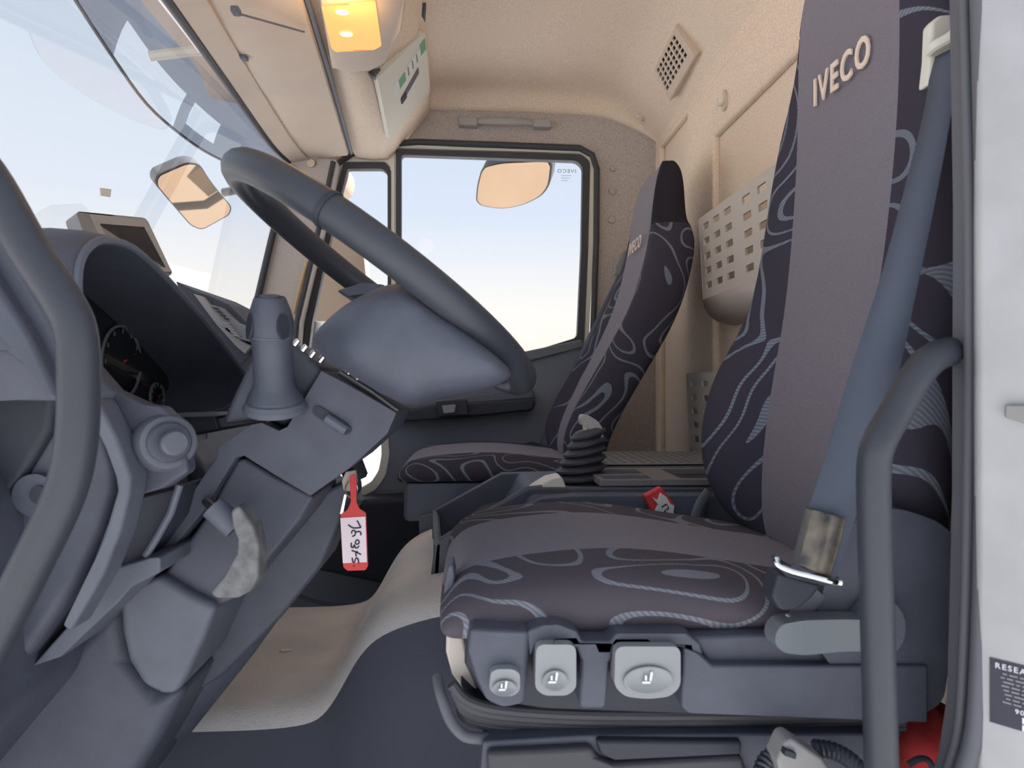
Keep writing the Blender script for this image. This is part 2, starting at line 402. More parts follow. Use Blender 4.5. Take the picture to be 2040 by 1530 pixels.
# lower dark moulding of the door with a bulged pocket
prism('door_pocket', [(560, 1005), (900, 985), (900, 1180), (760, 1165), (640, 1140), (560, 1130)], 2.10, 2.22, 'plastic_dark', dr, bev=.02)
tube('sill_strip', [W(x, y, 2.05) for x, y in ((560, 1176), (620, 1196), (660, 1205), (740, 1207))], .006, 'plastic_blue', dr, n=8)
def pane(name, pts, Y, label, cat='window'):
    o = plate(name, [far(pts, Y)], (0, .004, 0), 'glass'); tag(o, label, cat, kind='structure'); return o
w1 = pane('window_1', win, YD + .012, 'large clear side window of the far passenger door')
pane('window_2', qtr, YD + .012, 'narrow front quarter window of the far passenger door')
pane('window_4', lowq, 2.235, 'small low kerb window in the far passenger door')
# mirrored maker's mark etched on the big side window
text('etched_mark', 'IVECO', W(1129, 341, YD + .008), (-1, 0, 0), (0, 0, 1), .018, 'grey_handle', w1, ext=.0002, sxx=1.1)
for k in range(3):
    a = W(1118, 350 + k * 5, YD + .010)
    box('etched_line', (a.x, a.y, a.z), (a.x + .036 - .006 * k, a.y + .0008, a.z + .0012), 'grey_btn', w1, bev=0)
# windscreen: curved sheet, bottom edge pushed forward
rings = []
for Y, bow in ((.55, 0), (.75, .035), (1.05, .07), (1.42, .085), (1.8, .07), (2.05, .035), (2.22, 0)):
    rings.append([V((-.585 - bow * .4 - .16 * t, Y, CZ + .80 - .72 * t)) for t in (0, .25, .5, .75, 1)])
ws = loft('window_3', rings, 'glass', closed=False, cap=False, sub=1)
tag(ws, 'large curved windscreen across the front of the cab', 'windscreen', kind='structure')
st = plate('windscreen_sticker', [[WX(x, y, -.76) for x, y in ((200, 374), (222, 377), (220, 393), (201, 390))]], (-.002, 0, 0), 'beige_light', bev=0)
tag(st, 'tiny square beige sticker on the windscreen above the display', 'sticker')
# header rail above windscreen
hd = thing('trim_2', 'beige header rail along the top of the windscreen', 'header trim', tuple(W(480, 160, 1.7)), kind='structure')
P1 = [(W(352, 0, 1.26)), W(455, 150, 1.62), W(545, 280, 2.02), W(582, 318, 2.2)]
near_h = P1[0] + (P1[0] - P1[1]) * 1.7
P1 = [near_h] + P1
P2 = [p + V((.045, 0, .02)) for p in P1]
rings = [[p + V((0, 0, -.01)), p + V((.055, 0, .0)), p + V((.055, 0, .09)), p + V((-.02, 0, .09)), p + V((-.012, 0, .0))] for p in cat_rom(P1, 5)]
loft('rail', rings, 'beige_plastic', hd, angle=50)
tube('glass_seal', [p + V((-.012, 0, -.006)) for p in cat_rom(P1, 5)], .010, 'rubber', hd)
for x, y, Y in ((486, 114, 1.52), (470, 22, 1.27), (566, 240, 1.9)):
    a = W(x, y, Y); box('clip', (a.x - .008, a.y - .01, a.z - .006), (a.x + .008, a.y + .01, a.z + .006), 'plastic_mid', hd)
# near side: door jamb with rubber seals and white painted pillar
jm = thing('wall_near', 'white painted door pillar with dark rubber seals beside the driver seat', 'door pillar', (.44, .5, 0), kind='structure')
xy = [V((.425, .530, -.9)), V((.412, .512, -.9)), V((.480, .435, -.9)), V((.60, .40, -.9)), V((.80, .40, -.9)), V((.80, .545, -.9)), V((.442, .545, -.9))]
plate('pillar_skin', [xy], (0, 0, 2.9), 'white_paint', jm, bev=.006)
inn = [V((.445, .552, -.5)), V((.80, .552, -.5)), V((.80, .60, -.5)), V((.48, .60, -.5)), V((.455, .58, -.5))]
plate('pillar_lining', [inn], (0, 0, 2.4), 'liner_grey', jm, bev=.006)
gk = [(1950, -60), (1956, 150), (1962, 450), (1962, 800), (1958, 1100), (1952, 1300), (1942, 1450), (1922, 1530), (1890, 1620)]
tube('door_seal', cat_rom([W(x, y, .515) for x, y in gk], 4), .0072, 'gasket', jm)
tube('inner_seal', cat_rom([W(x - 32, y, .53) for x, y in gk], 4), .0042, 'gasket', jm)
prism('seal_carrier', [(1912, -80), (1966, -80), (1976, 450), (1976, 800), (1972, 1100), (1966, 1300), (1956, 1450), (1936, 1540), (1900, 1640), (1850, 1640), (1890, 1520), (1908, 1400), (1918, 1000), (1920, 400)], .536, .55, 'gasket', jm, bev=.002)
tube('seal_channel', cat_rom([W(x - 22, y, .535) for x, y in gk], 4), .0050, 'plastic_dark', jm)
D = V((.068, -.077, 0)).normalized(); NJ = D.cross(V((0, 0, 1)))
def J(px, py):   # point on the white jamb plane
    o = V((.412, .512, 0)); u = (px - 1020) / F; v = (765 - py) / F
    d = V((math.sin(PSI) + u * math.cos(PSI), math.cos(PSI) - u * math.sin(PSI), v))
    t = o.dot(NJ) / d.dot(NJ)
    return V((0, 0, CZ)) + d * t
sk = thing('warning_sticker', 'black tyre pressure and speed notice sticker on the white pillar', 'sticker', tuple(J(2000, 1450)))
a = J(1984, 1312)
def SK(u, v): return a + D * u + V((0, 0, -v)) + NJ * .0004
plate('sheet', [[SK(-.004, 0), SK(.06, 0), SK(.06, .052), SK(-.004, .052)]], NJ * .0005, 'sticker', sk, bev=0)
text('heading', 'RESEAU VITESSE', SK(.0265, .0050) + NJ * .0008, D, (0, 0, 1), .0062, 'sticker_text', sk, bold=.0001)
for k in range(8):
    s0 = .003 + random.random() * .005
    x = s0
    while x < .045:
        wd = .002 + random.random() * .005
        q = SK(x, .0098 + k * .0032) + NJ * .0008
        plate('print_line', [[q, q + D * wd, q + D * wd + V((0, 0, -.0011)), q + V((0, 0, -.0011))]], NJ * .0002, 'grey_btn', sk)
        x += wd + .0015
text('limit', '90km/h', SK(.022, .0375) + NJ * .0008, D, (0, 0, 1), .0052, 'sticker_text', sk, bold=.0001)
for k in range(2):
    q = SK(.017, .041 + k * .0058) + NJ * .0008
    plate('blank_box', [[q, q + D * .03, q + D * .03 + V((0, 0, -.0048)), q + V((0, 0, -.0048))]], NJ * .0002, 'icon', sk)
a2 = J(2004, 806)
b_ = thing('door_striker', 'grey metal latch striker on the white pillar', 'latch', tuple(a2 - V((0, 0, .02))))
plate('bracket', [[a2, a2 + D * .035, a2 + D * .035 + V((0, 0, -.016)), a2 + D * .012 + V((0, 0, -.014)), a2 + V((0, 0, -.010))]], NJ * .008, 'dusty_box', b_, bev=.0015)
disc('bolt', a2 + D * .022 + V((0, 0, -.007)) + NJ * .008, NJ, .004, .003, 'silver', b_)

# ------------------------------------------------------------------ driver and passenger seats
def split_seat(rings, parent, spec, sub=2):
    for name, mat, sel in spec: loft(name, rings, mat, parent, sel=sel, sub=sub)
def backrest(t, yc, st, swirl_mat, top_i, nm='backrest'):
    """st rows: z, X panel, X far bolster, X near bolster, X back, half width, half panel"""
    rings = []
    for z, xp, xf, xn, xbk, hw, hp in st:
        n_, f_ = yc - hw, yc + hw
        mid = (hw - hp) * .45
        rings.append([V((x, y, z)) for x, y in (
            (xbk, yc), (xbk, n_ + .05), (xbk - .012, n_ + .012), ((xbk + xn) / 2, n_), (xn + .018, n_ + .008), (xn, n_ + mid),
            (xp - .002, yc - hp), (xp + .004, yc - hp * .3), (xp + .004, yc + hp * .3), (xp - .002, yc + hp),
            (xf, f_ - mid), (xf + .018, f_ - .008), ((xbk + xf) / 2, f_), (xbk - .012, f_ - .012), (xbk, f_ - .05))])
    # close the top
    last = rings[-1]; c = sum(last, V()) / len(last)
    rings.append([c + (p - c) * .70 + V((0, 0, .012)) for p in last]); rings.append([c + (p - c) * .05 + V((0, 0, .016)) for p in last])
    first = rings[0]; c = sum(first, V()) / len(first)
    rings.insert(0, [c + (p - c) * .6 - V((0, 0, .012)) for p in first]); rings.insert(0, [c + (p - c) * .05 - V((0, 0, .014)) for p in first])
    pan = lambda j: 6 <= j <= 8
    loft(nm, rings, swirl_mat, t, sel=lambda i, j: not pan(j) and i < top_i, sub=2)
    loft('centre_panel', rings, 'fabric_plain', t, sel=lambda i, j: pan(j), sub=2)
    loft('headrest_side', rings, 'fabric_dark', t, sel=lambda i, j: not pan(j) and i >= top_i, sub=2)
    return rings
def cushion(t, st, y0, s0, s1, y1, mat):
    """st rows: X, z top, z bottom, inset"""
    rings = []
    for X, zt, zb, ins in st:
        a, b = y0 + ins, y1 - ins; h = zt - zb
        rings.append([V((X, y, z)) for y, z in (
            (a + .02, zb), (a + .004, zb + h * .12), (a - .004, zb + h * .45), (a + .010, zt - h * .18), (a + .040, zt - h * .03), (s0, zt),
            ((s0 * 2 + s1) / 3, zt - .004), ((s0 + 2 * s1) / 3, zt - .004), (s1, zt), (b - .035, zt + .002), (b - .008, zt - h * .2), (b, zb + h * .4), (b - .02, zb))])
    first = rings[0]; c = sum(first, V()) / len(first)
    rings.insert(0, [V((p.x - .006, c.y + (p.y - c.y) * .9, c.z + (p.z - c.z) * .55)) for p in first]); rings.insert(0, [V((p.x - .007, c.y + (p.y - c.y) * .1, c.z + (p.z - c.z) * .1)) for p in first])
    last = rings[-1]; c = sum(last, V()) / len(last); rings.append([c + (p - c) * .05 for p in last])
    pan = lambda j: 5 <= j <= 7
    loft('cushion', rings, mat, t, sel=lambda i, j: not pan(j), sub=2)
    loft('cushion_panel', rings, 'fabric_plain', t, sel=lambda i, j: pan(j), sub=2)
    return rings
Z = lambda d: CZ + d
ds = thing('driver_seat', 'black swirl patterned driver seat with purple grey centre and adjuster buttons', 'seat', (.2, .84, 0))
backrest(ds, .835, [
    (Z(-.235), .435, .430, .440, .50, .205, .10), (Z(-.19), .425, .372, .405, .50, .215, .10), (Z(-.10), .428, .346, .385, .50, .222, .102), (Z(0), .445, .368, .400, .505, .222, .106),
    (Z(.06), .458, .405, .425, .52, .222, .11), (Z(.13), .472, .444, .455, .535, .218, .114), (Z(.28), .486, .464, .475, .555, .212, .117), (Z(.38), .490, .476, .488, .565, .195, .117),
    (Z(.45), .490, .486, .494, .575, .150, .116), (Z(.52), .490, .494, .497, .58, .132, .114), (Z(.58), .496, .502, .504, .575, .122, .108), (Z(.61), .505, .512, .514, .57, .11, .10)], 'fabric_swirl', 11)
cushion(ds, [(-.028, Z(-.222), Z(-.250), .012), (-.012, Z(-.203), Z(-.252), .004), (.03, Z(-.192), Z(-.248), 0), (.12, Z(-.182), Z(-.247), 0), (.20, Z(-.184), Z(-.247), 0), (.30, Z(-.202), Z(-.247), 0), (.38, Z(-.215), Z(-.247), .006), (.44, Z(-.222), Z(-.247), .014)], .618, .722, .925, 1.06, 'fabric_swirl_seat')
lg = text('headrest_lettering', 'IVECO', (.4865, .838, Z(.412)), (0, -1, 0), (0, 0, 1), .054, 'ivory', ds, ext=.0012, bold=.0010, sxx=.73)
lg['label'] = 'ivory embroidered letters'
# shell and side trim of the seat base
prism('base_shell', [(928, 1240), (1600, 1245), (1720, 1290), (1840, 1310), (1840, 1440), (1370, 1428), (1060, 1415), (960, 1398), (925, 1330)], .628, 1.04, 'plastic_dark', ds, bev=.012)  # dark plastic puts the shade of the button recesses into the colour
prism('side_trim', [(936, 1252), (1000, 1256), (1058, 1258), (1052, 1330), (1046, 1402), (1000, 1412), (968, 1398), (946, 1350), (932, 1300)], .596, .64, 'plastic', ds, bev=.010, seg=4)
prism('button_arch', [(1050, 1258), (1075, 1246), (1115, 1244), (1150, 1258), (1160, 1278), (1216, 1278), (1228, 1262), (1370, 1262), (1396, 1282), (1404, 1318), (1366, 1320), (1360, 1290), (1224, 1288), (1216, 1320), (1160, 1320), (1148, 1290), (1068, 1286), (1056, 1310)], .597, .64, 'plastic', ds, bev=.006)
prism('post', [(1158, 1296), (1217, 1296), (1208, 1416), (1154, 1416)], .598, .64, 'plastic', ds, bev=.006)
prism('side_rail', [(1362, 1290), (1400, 1306), (1420, 1326), (1850, 1326), (1850, 1440), (1372, 1422), (1358, 1410)], .594, .66, 'plastic', ds, bev=.010, seg=4)
prism('rail_ledge', [(1380, 1270), (1560, 1262), (1860, 1270), (1860, 1326), (1410, 1322)], .606, .70, 'plastic', ds, bev=.014, seg=4)
def icon(par, cx, cy, s, Y):
    prism('icon', [(cx - 10 * s, cy + 8 * s), (cx + 6 * s, cy + 8 * s), (cx + 6 * s, cy + 12 * s), (cx - 10 * s, cy + 12 * s)], Y, Y + .001, 'icon', par, bev=0)
    prism('icon', [(cx + 4 * s, cy + 6 * s), (cx + 6 * s, cy - 10 * s), (cx + 9 * s, cy - 12 * s), (cx + 11 * s, cy - 8 * s), (cx + 8 * s, cy + 7 * s)], Y, Y + .001, 'icon', par, bev=0)
    prism('icon', [(cx - 5 * s, cy - 4 * s), (cx - 1 * s, cy - 4 * s), (cx - 1 * s, cy + 6 * s), (cx - 5 * s, cy + 6 * s)], Y, Y + .001, 'icon', par, bev=0)
def button(pts, r, dish, ic):
    b = prism('adjust_button', pts, .586, .63, 'grey_btn', ds, bev=.006, r=r, seg=4)
    cx, cy, rx, ry = dish
    c = W(cx, cy, .5866)
    d = disc('dish', c + V((0, .001, 0)), (0, -1, 0), rx / F * .586, .0016, 'grey_btn', b, ry=ry / F * .586, bev=.001)
    # finger dish: shallow bowl
    n = 28; vs = []; fs = []
    ring = [(1.0, -.0022), (.94, -.0026), (.8, -.0014), (.5, .0003), (.2, .0010), (0.01, .0012)]
    for q, dy in ring:
        for k in range(n):
            an = 2 * math.pi * k / n
            vs.append(c + V((math.cos(an) * rx / F * .586 * q, dy - .0012, math.sin(an) * ry / F * .586 * q)))
    for i in range(len(ring) - 1):
        for k in range(n): fs.append((i * n + k, i * n + (k + 1) % n, (i + 1) * n + (k + 1) % n, (i + 1) * n + k))
    bpy.data.objects.remove(d)
    mk('dish', vs, fs, 'grey_btn', b)
    icon(b, ic[0], ic[1], ic[2], .5832)
    b['label'] = 'pale grey push button with seat symbol'
    return b
button([(978, 1340), (990, 1333), (1022, 1333), (1036, 1342), (1036, 1376), (1022, 1387), (992, 1387), (974, 1374)], .006, (1005, 1368, 24, 16), (1002, 1366, .85))
b2 = button([(1068, 1284), (1148, 1284), (1148, 1372), (1130, 1386), (1084, 1386), (1066, 1372)], .008, (1105, 1353, 25, 21), (1102, 1350, .95))
prism('mark', [(1104, 1276), (1110, 1276), (1110, 1284), (1104, 1284)], .584, .59, 'plastic_dark', b2, bev=0)
button([(1226, 1288), (1356, 1288), (1356, 1368), (1335, 1388), (1290, 1393), (1245, 1388), (1224, 1368)], .008, (1290, 1352, 50, 28), (1290, 1350, 1.0))
# front lip of the seat pan and suspension bellows
prism('front_lip', [(918, 1212), (900, 1226), (889, 1260), (888, 1300), (900, 1345), (925, 1378), (955, 1390), (935, 1320), (922, 1260)], .66, .99, 'perf_white', ds, bev=.006)
for k in range(4):
    pts = [(900 + 6 * k, 1362 + 12 * k), (930, 1395 + 12 * k), (1000, 1414 + 11 * k), (1150, 1424 + 10 * k), (1350, 1426 + 10 * k), (1560, 1424 + 9 * k), (1800, 1418 + 9 * k)]
    tube('bellows_rib', cat_rom([W(x, y, .632 + .004 * k) for x, y in pts], 4), .0055, 'rubber', ds, n=10)
prism('bellows_core', [(915, 1360), (950, 1395), (1100, 1410), (1800, 1410), (1800, 1470), (1100, 1475), (960, 1462)], .64, 1.0, 'plastic_dark', ds, bev=.004)
prism('pedestal', [(962, 1478), (1160, 1466), (1500, 1462), (1760, 1462), (1800, 1700), (975, 1700), (955, 1560)], .62, 1.0, 'plastic', ds, bev=.006)
prism('pedestal_cover', [(970, 1500), (1180, 1490), (1190, 1512), (1215, 1522), (1480, 1508), (1490, 1540), (1540, 1600), (975, 1640)], .610, .64, 'rubber', ds, bev=.005)
prism('pedestal_recess', [(1188, 1476), (1480, 1478), (1478, 1506), (1225, 1518), (1196, 1505)], .612, .64, 'plastic_dark', ds, bev=.004)
tube('slide_lever', cat_rom([W(x, y, Y) for x, y, Y in ((872, 1348, .66), (878, 1382, .645), (896, 1432, .635), (920, 1462, .63), (945, 1470, .63), (1000, 1472, .64))], 5), .0055, 'gasket', ds)
prism('height_lever', [(894, 1128), (903, 1126), (907, 1150), (898, 1200), (890, 1208), (882, 1200), (884, 1180)], .70, .74, 'plastic_mid', ds, bev=.004)
# recline handle, its round boss and the dark side cover
prism('recline_cover', [(1560, 1242), (1625, 1236), (1652, 1130), (1720, 1012), (1800, 1014), (1872, 1040), (1906, 1072), (1902, 1250), (1880, 1400), (1800, 1445), (1720, 1445), (1640, 1300)], .598, .66, 'plastic', ds, bev=.010, r=.012)
disc('recline_boss', W(1738, 1243, .598), (0, -1, 0), .0255, .012, 'plastic_mid', ds, ry=.029, bev=.003)
l = [W(x, y, .572) for x, y in ((1545, 1262), (1558, 1244), (1600, 1236), (1680, 1234), (1760, 1236), (1780, 1270), (1760, 1298), (1680, 1298), (1600, 1306), (1560, 1300), (1544, 1284))]
plate('recline_handle', [rnd(l, .008)], (0, .022, 0), 'grey_handle', ds, bev=.009, seg=4)
# passenger seat
ps = thing('passenger_seat', 'black swirl patterned passenger seat on the far side of the cab', 'seat', (.15, 1.8, 0))
backrest(ps, 1.80, [
    (Z(-.20), .250, .225, .225, .335, .215, .11), (Z(-.14), .250, .205, .215, .345, .225, .11), (Z(-.06), .282, .235, .245, .385, .228, .112), (Z(.03), .330, .290, .300, .44, .226, .114), (Z(.12), .376, .345, .352, .495, .222, .116),
    (Z(.20), .415, .392, .398, .535, .220, .118), (Z(.30), .446, .432, .436, .562, .218, .119), (Z(.37), .460, .452, .454, .575, .205, .119), (Z(.415), .468, .464, .466, .575, .160, .117), (Z(.44), .470, .468, .470, .572, .130, .116), (Z(.52), .480, .482, .484, .570, .126, .114), (Z(.57), .494, .498, .498, .566, .118, .106), (Z(.592), .507, .512, .512, .555, .105, .092)], 'fabric_swirl', 10)
cushion(ps, [(-.178, Z(-.212), Z(-.238), .012), (-.160, Z(-.192), Z(-.240), .004), (-.11, Z(-.182), Z(-.240), 0), (0, Z(-.172), Z(-.240), 0), (.10, Z(-.175), Z(-.240), 0), (.20, Z(-.188), Z(-.240), 0), (.30, Z(-.20), Z(-.24), .01)], 1.56, 1.66, 1.94, 2.04, 'fabric_swirl')
text('headrest_lettering', 'IVECO', (.4510, 1.795, Z(.384)), (0, -1, 0), (.13, 0, 1), .050, 'ivory', ps, ext=.0005, bold=.0004, sxx=.84)['label'] = 'ivory embroidered letters'
tube('piping', cat_rom([V((x, y, Z(z))) for x, y, z in ((.478, 1.688, .47), (.462, 1.684, .38), (.444, 1.683, .30), (.412, 1.684, .20), (.372, 1.686, .12), (.325, 1.688, .03), (.277, 1.690, -.06), (.245, 1.692, -.13))], 5), .003, 'grey_handle', ps, n=8)
box('seat_plinth', (-.165, 1.575, Z(-.33)), (.40, 2.03, Z(-.238)), 'plastic_blue', ps, bev=.012)
box('seat_box', (-.10, 1.66, 0), (.44, 2.02, Z(-.32)), 'plastic_dark', ps, bev=.01)
prism('floor_bracket', [(834, 1028), (862, 1022), (870, 1180), (838, 1180)], 1.56, 1.66, 'plastic_blue', ps, bev=.004)

# ------------------------------------------------------------------ steering wheel and column
SC = W(768, 566, .86)
dU = V((math.cos(math.radians(35.6)), 0, -math.sin(math.radians(35.6)))); n0 = V((math.sin(math.radians(35.6)), 0, math.cos(math.radians(35.6))))
tw = math.radians(4.5); dY = (V((0, 1, 0)) * math.cos(tw) - n0 * math.sin(tw)); nW = n0 * math.cos(tw) + V((0, 1, 0)) * math.sin(tw)
swh = thing('steering_wheel', 'large black truck steering wheel with a broad moulded hub', 'steering wheel', tuple(SC))
RW, rt = .217, .0188
pts = [SC + dU * math.cos(a) * RW + dY * math.sin(a) * RW for a in [2 * math.pi * k / 72 for k in range(72)]]
rings = []
for k in range(73):
    a = 2 * math.pi * k / 72; p = pts[k % 72]; ra = (p - SC).normalized()
    rings.append([p + (ra * math.cos(2 * math.pi * q / 14) + nW * math.sin(2 * math.pi * q / 14)) * rt for q in range(14)])
loft('rim', rings, 'soft_black', swh, cap=False)
# grip joints where the lower spokes meet the rim
for a in (-102, 102):
    a = math.radians(a); p = SC + dU * math.cos(a) * RW + dY * math.sin(a) * RW; t = -dU * math.sin(a) + dY * math.cos(a)
    lathe('rim_joint', p - t * .003, t, [(rt + .0012, 0), (rt + .0016, .003), (rt + .0012, .006)], 'plastic_dark', swh, cap=True)
# the moulded lower spoke body: sections across the cab
def hubsec(Y, pts, Yt): return [V((W(x, y, Yt).x, Y, W(x, y, Yt).z)) for x, y in pts]
A0 = [(700, 600), (742, 572), (775, 560), (800, 555), (900, 635), (1010, 722), (1030, 750), (1000, 766), (960, 775), (890, 782), (840, 795), (805, 806), (720, 760), (650, 700)]
A1 = [(596, 655), (650, 605), (700, 580), (790, 548), (900, 628), (1010, 720), (1022, 742), (1000, 768), (960, 780), (885, 790), (842, 806), (800, 822), (690, 752), (580, 680)]
hub = [hubsec(.655, [(x * .55 + 860 * .45, y * .55 + 668 * .45) for x, y in A0], .66), hubsec(.668, [(x * .9 + 850 * .1, y * .9 + 672 * .1) for x, y in A0], .665), hubsec(.69, A0, .68), hubsec(.715, [((x + p) / 2, (y + q) / 2) for (x, y), (p, q) in zip(A0, A1)], .69), hubsec(.745, A1, .70)]
hub += [hubsec(Y, A1, .70) for Y in (.80, .86, .92, .975)]
hub += [hubsec(1.005, [((x + p) / 2, (y + q) / 2) for (x, y), (p, q) in zip(A0, A1)], .69), hubsec(1.03, A0, .68), hubsec(1.06, [(x * .6 + 860 * .4, y * .6 + 668 * .4) for x, y in A0], .66)]
loft('hub', hub, 'plastic', swh, sub=1)
tube('hub_seam', [W(x, y, .672) for x, y in ((868, 645), (905, 672), (945, 708))], .0012, 'plastic_dark', swh, n=6)
prism('horn_pad', [(668, 578), (720, 563), (768, 566), (772, 582), (720, 588), (690, 592)], .80, .93, 'plastic', swh, bev=.006)
tube('spoke', cat_rom([SC + dU * .0 + dY * .10 - nW * .035, SC + dU * -.03 + dY * .16 - nW * .02, SC + dU * -.045 + dY * .205], 5), .016, 'soft_black', swh, flat=.7)
clm = thing('steering_column', 'grey plastic steering column shroud below the wheel', 'steering column', tuple(W(300, 1530, .86)))
prism('upper_shroud', [(500, 712), (560, 680), (590, 686), (645, 738), (568, 852), (536, 836), (480, 842), (440, 846), (462, 790)], .80, .97, 'plastic_mid', clm, bev=.008)
cv = prism('column_cover', [(640, 738), (700, 770), (790, 822), (772, 864), (700, 930), (618, 988), (545, 945), (486, 908), (470, 912), (440, 960), (412, 1010), (330, 1108), (300, 1150), (330, 1060), (398, 960), (432, 912), (434, 890), (500, 846), (522, 842), (556, 858), (572, 850)], .775, .945, 'plastic', clm, bev=.007)
tube('cover_edge', [W(x, y, .79) for x, y in ((676, 742), (740, 782), (792, 820))], .0035, 'silver', clm, n=8)
for k, (x, y) in enumerate(((590, 683), (606, 694), (622, 706), (640, 716), (690, 748), (708, 758))):
    a = W(x, y, .80); lathe('contact_screw', a, nW, [(.0035, -.004), (.0035, .004), (.002, .005)], 'silver', clm, n=8)
l = [(622, 812), (634, 808), (690, 842), (702, 856), (690, 868), (664, 852), (624, 826)]
prism('slot_rim', l, .772, .78, 'plastic_dark', clm, bev=.001, r=.004)
tube('slot_finger', [W(x, y, .770) for x, y in ((650, 832), (672, 846), (690, 858))], .006, 'plastic_blue', clm, n=10)
prism('lower_cover', [(486, 912), (545, 948), (626, 990), (600, 1035), (520, 1132), (462, 1196), (430, 1208), (380, 1186), (322, 1150), (420, 1015), (446, 962), (470, 918)], .79, .93, 'plastic', clm, bev=.006)
prism('column_boot', [(318, 1146), (380, 1184), (432, 1208), (408, 1270), (372, 1350), (350, 1385), (318, 1384), (282, 1366), (254, 1320), (240, 1260), (236, 1200), (262, 1170)], .775, .95, 'plastic_mid', clm, bev=.02, seg=4)
prism('column_base', [(236, 1196), (250, 1320), (300, 1382), (370, 1370), (330, 1450), (285, 1530), (180, 1700), (-260, 1700), (-120, 1440), (20, 1390), (110, 1310)], .80, 1.0, 'plastic', clm, bev=.02)
tube('steering_shaft', [W(x, y, .96) for x, y in ((672, 960), (560, 1120), (450, 1270), (330, 1420))], .046, 'plastic', clm, n=20)
prism('shaft_cover', [(690, 955), (700, 990), (640, 1130), (560, 1230), (440, 1350), (392, 1378), (372, 1372), (430, 1215), (520, 1136), (626, 990)], .90, 1.0, 'plastic', clm, bev=.012)
tl = prism('tilt_lever', [(458, 1018), (474, 1006), (506, 1048), (516, 1090), (516, 1150), (502, 1178), (474, 1192), (428, 1192), (416, 1182), (446, 1146), (470, 1106), (472, 1074), (462, 1050)], .715, .745, 'knob_grey', clm, bev=.004, seg=3)
tl['label'] = 'worn grey tilt adjuster handle'
tube('tilt_axle', [W(x, y, Y) for x, y, Y in ((412, 1000, .77), (424, 1012, .755), (440, 1028, .745))], .006, 'silver', clm, n=12)
tube('tilt_barrel', [W(x, y, .742) for x, y in ((424, 1010), (444, 1028), (470, 1052))], .0135, 'plastic_mid', clm, n=16)
# stalk
skp = thing('control_stalk', 'dark grey stubby multi function stalk standing on the column shroud', 'stalk', tuple(W(545, 810, .74)))
c0 = W(548, 800, .765); c1 = W(538, 600, .735); ax = (c1 - c0)
L = ax.length
lathe('sleeve', c0, ax, [(.001, -.004), (.030, -.002), (.031, .004), (.026, .014), (.0225, .02), (.0215, L * .55), (.0225, L * .62)], 'plastic', skp, n=28)
lathe('knob', c0, ax, [(.0222, L * .60), (.0232, L * .64), (.0252, L * .70), (.0248, L * .80), (.0215, L * .92), (.0175, L * 1.02), (.016, L * 1.04), (.0155, L * 1.025), (.012, L * 1.03), (.011, L * 1.055), (.001, L * 1.06)], 'plastic', skp, n=28)
lathe('knob_ring', c0, ax, [(.0236, L * .655), (.0252, L * .662), (.0252, L * .672), (.024, L * .68)], 'plastic_mid', skp, n=28)
for s in (-1, 1):
    q = c0 + ax * .745 + V((s * .0165, -.0165, 0))
    disc('grip_pad', q, (s * .8, -.7, .1), .0075, .003, 'plastic_dark', skp, ry=.015, bev=.0015)
lathe('collar', c0 - ax.normalized() * .012, ax, [(.001, -.002), (.034, 0), (.036, .006), (.033, .012), (.029, .014)], 'plastic_mid', skp, n=28)
# keys
kt = thing('key_tag', 'red and white plastic key tag with handwriting hanging below the column', 'key tag', tuple(W(706, 1137, .88)))
YK = .88
plate('holder', [rnd([W(x, y, YK) for x, y in ((679, 1024), (692, 1016), (699, 1000), (696, 950), (703, 944), (710, 950), (710, 1000), (716, 1014), (729, 1022), (733, 1128), (728, 1136), (692, 1137), (684, 1130))], .002)], (0, .003, 0), 'red', kt, bev=.0008)
plate('paper', [[W(x, y, YK - .001) for x, y in ((678, 1032), (728, 1029), (731, 1120), (683, 1122))]], (0, .001, 0), 'tag_paper', kt)
def zk(p): return W(600 + p[0] * .2613, 850 + p[1] * .2613, YK - .0016)
for s in ([(358, 748), (395, 772), (452, 770)], [(425, 716), (440, 742), (456, 772)], [(384, 815), (388, 796), (404, 792), (414, 806), (408, 830), (388, 836)], [(408, 808), (440, 800), (456, 812), (452, 828)],
          [(412, 880), (424, 864), (440, 874), (438, 892), (420, 896), (410, 882)], [(382, 886), (382, 916), (396, 922), (404, 902), (412, 922), (430, 924), (440, 908)], [(384, 944), (420, 958), (456, 976)], [(428, 950), (416, 968), (420, 990)],
          [(388, 1000), (394, 1030), (408, 1030), (416, 1004), (432, 1008), (438, 1042)], [(398, 1062), (402, 1066)]):
    tube('handwriting', cat_rom([zk(p) for p in s], 4), .0009, 'ink', kt, n=6)
ky = thing('ignition_key', 'metal ignition key and barrel under the steering column', 'key', tuple(W(690, 1025, .9)))
lathe('barrel', W(700, 925, .93), V((.35, -.1, -.9)), [(.001, -.01), (.017, -.008), (.017, .02), (.013, .024), (.001, .025)], 'plastic_dark', ky)
prism('key_head', [(688, 940), (708, 936), (712, 960), (704, 980), (684, 978), (680, 958)], .895, .903, 'perf_white', ky, bev=.002)
prism('key_blade', [(686, 984), (691, 984), (683, 1026), (677, 1024)], .896, .899, 'silver', ky, bev=.0006)
tube('ring', [W(700, 975, .89) + V((math.cos(a) * .008, 0, math.sin(a) * .011)) for a in [2 * math.pi * k / 20 for k in range(21)]], .0010, 'silver', ky, n=6)

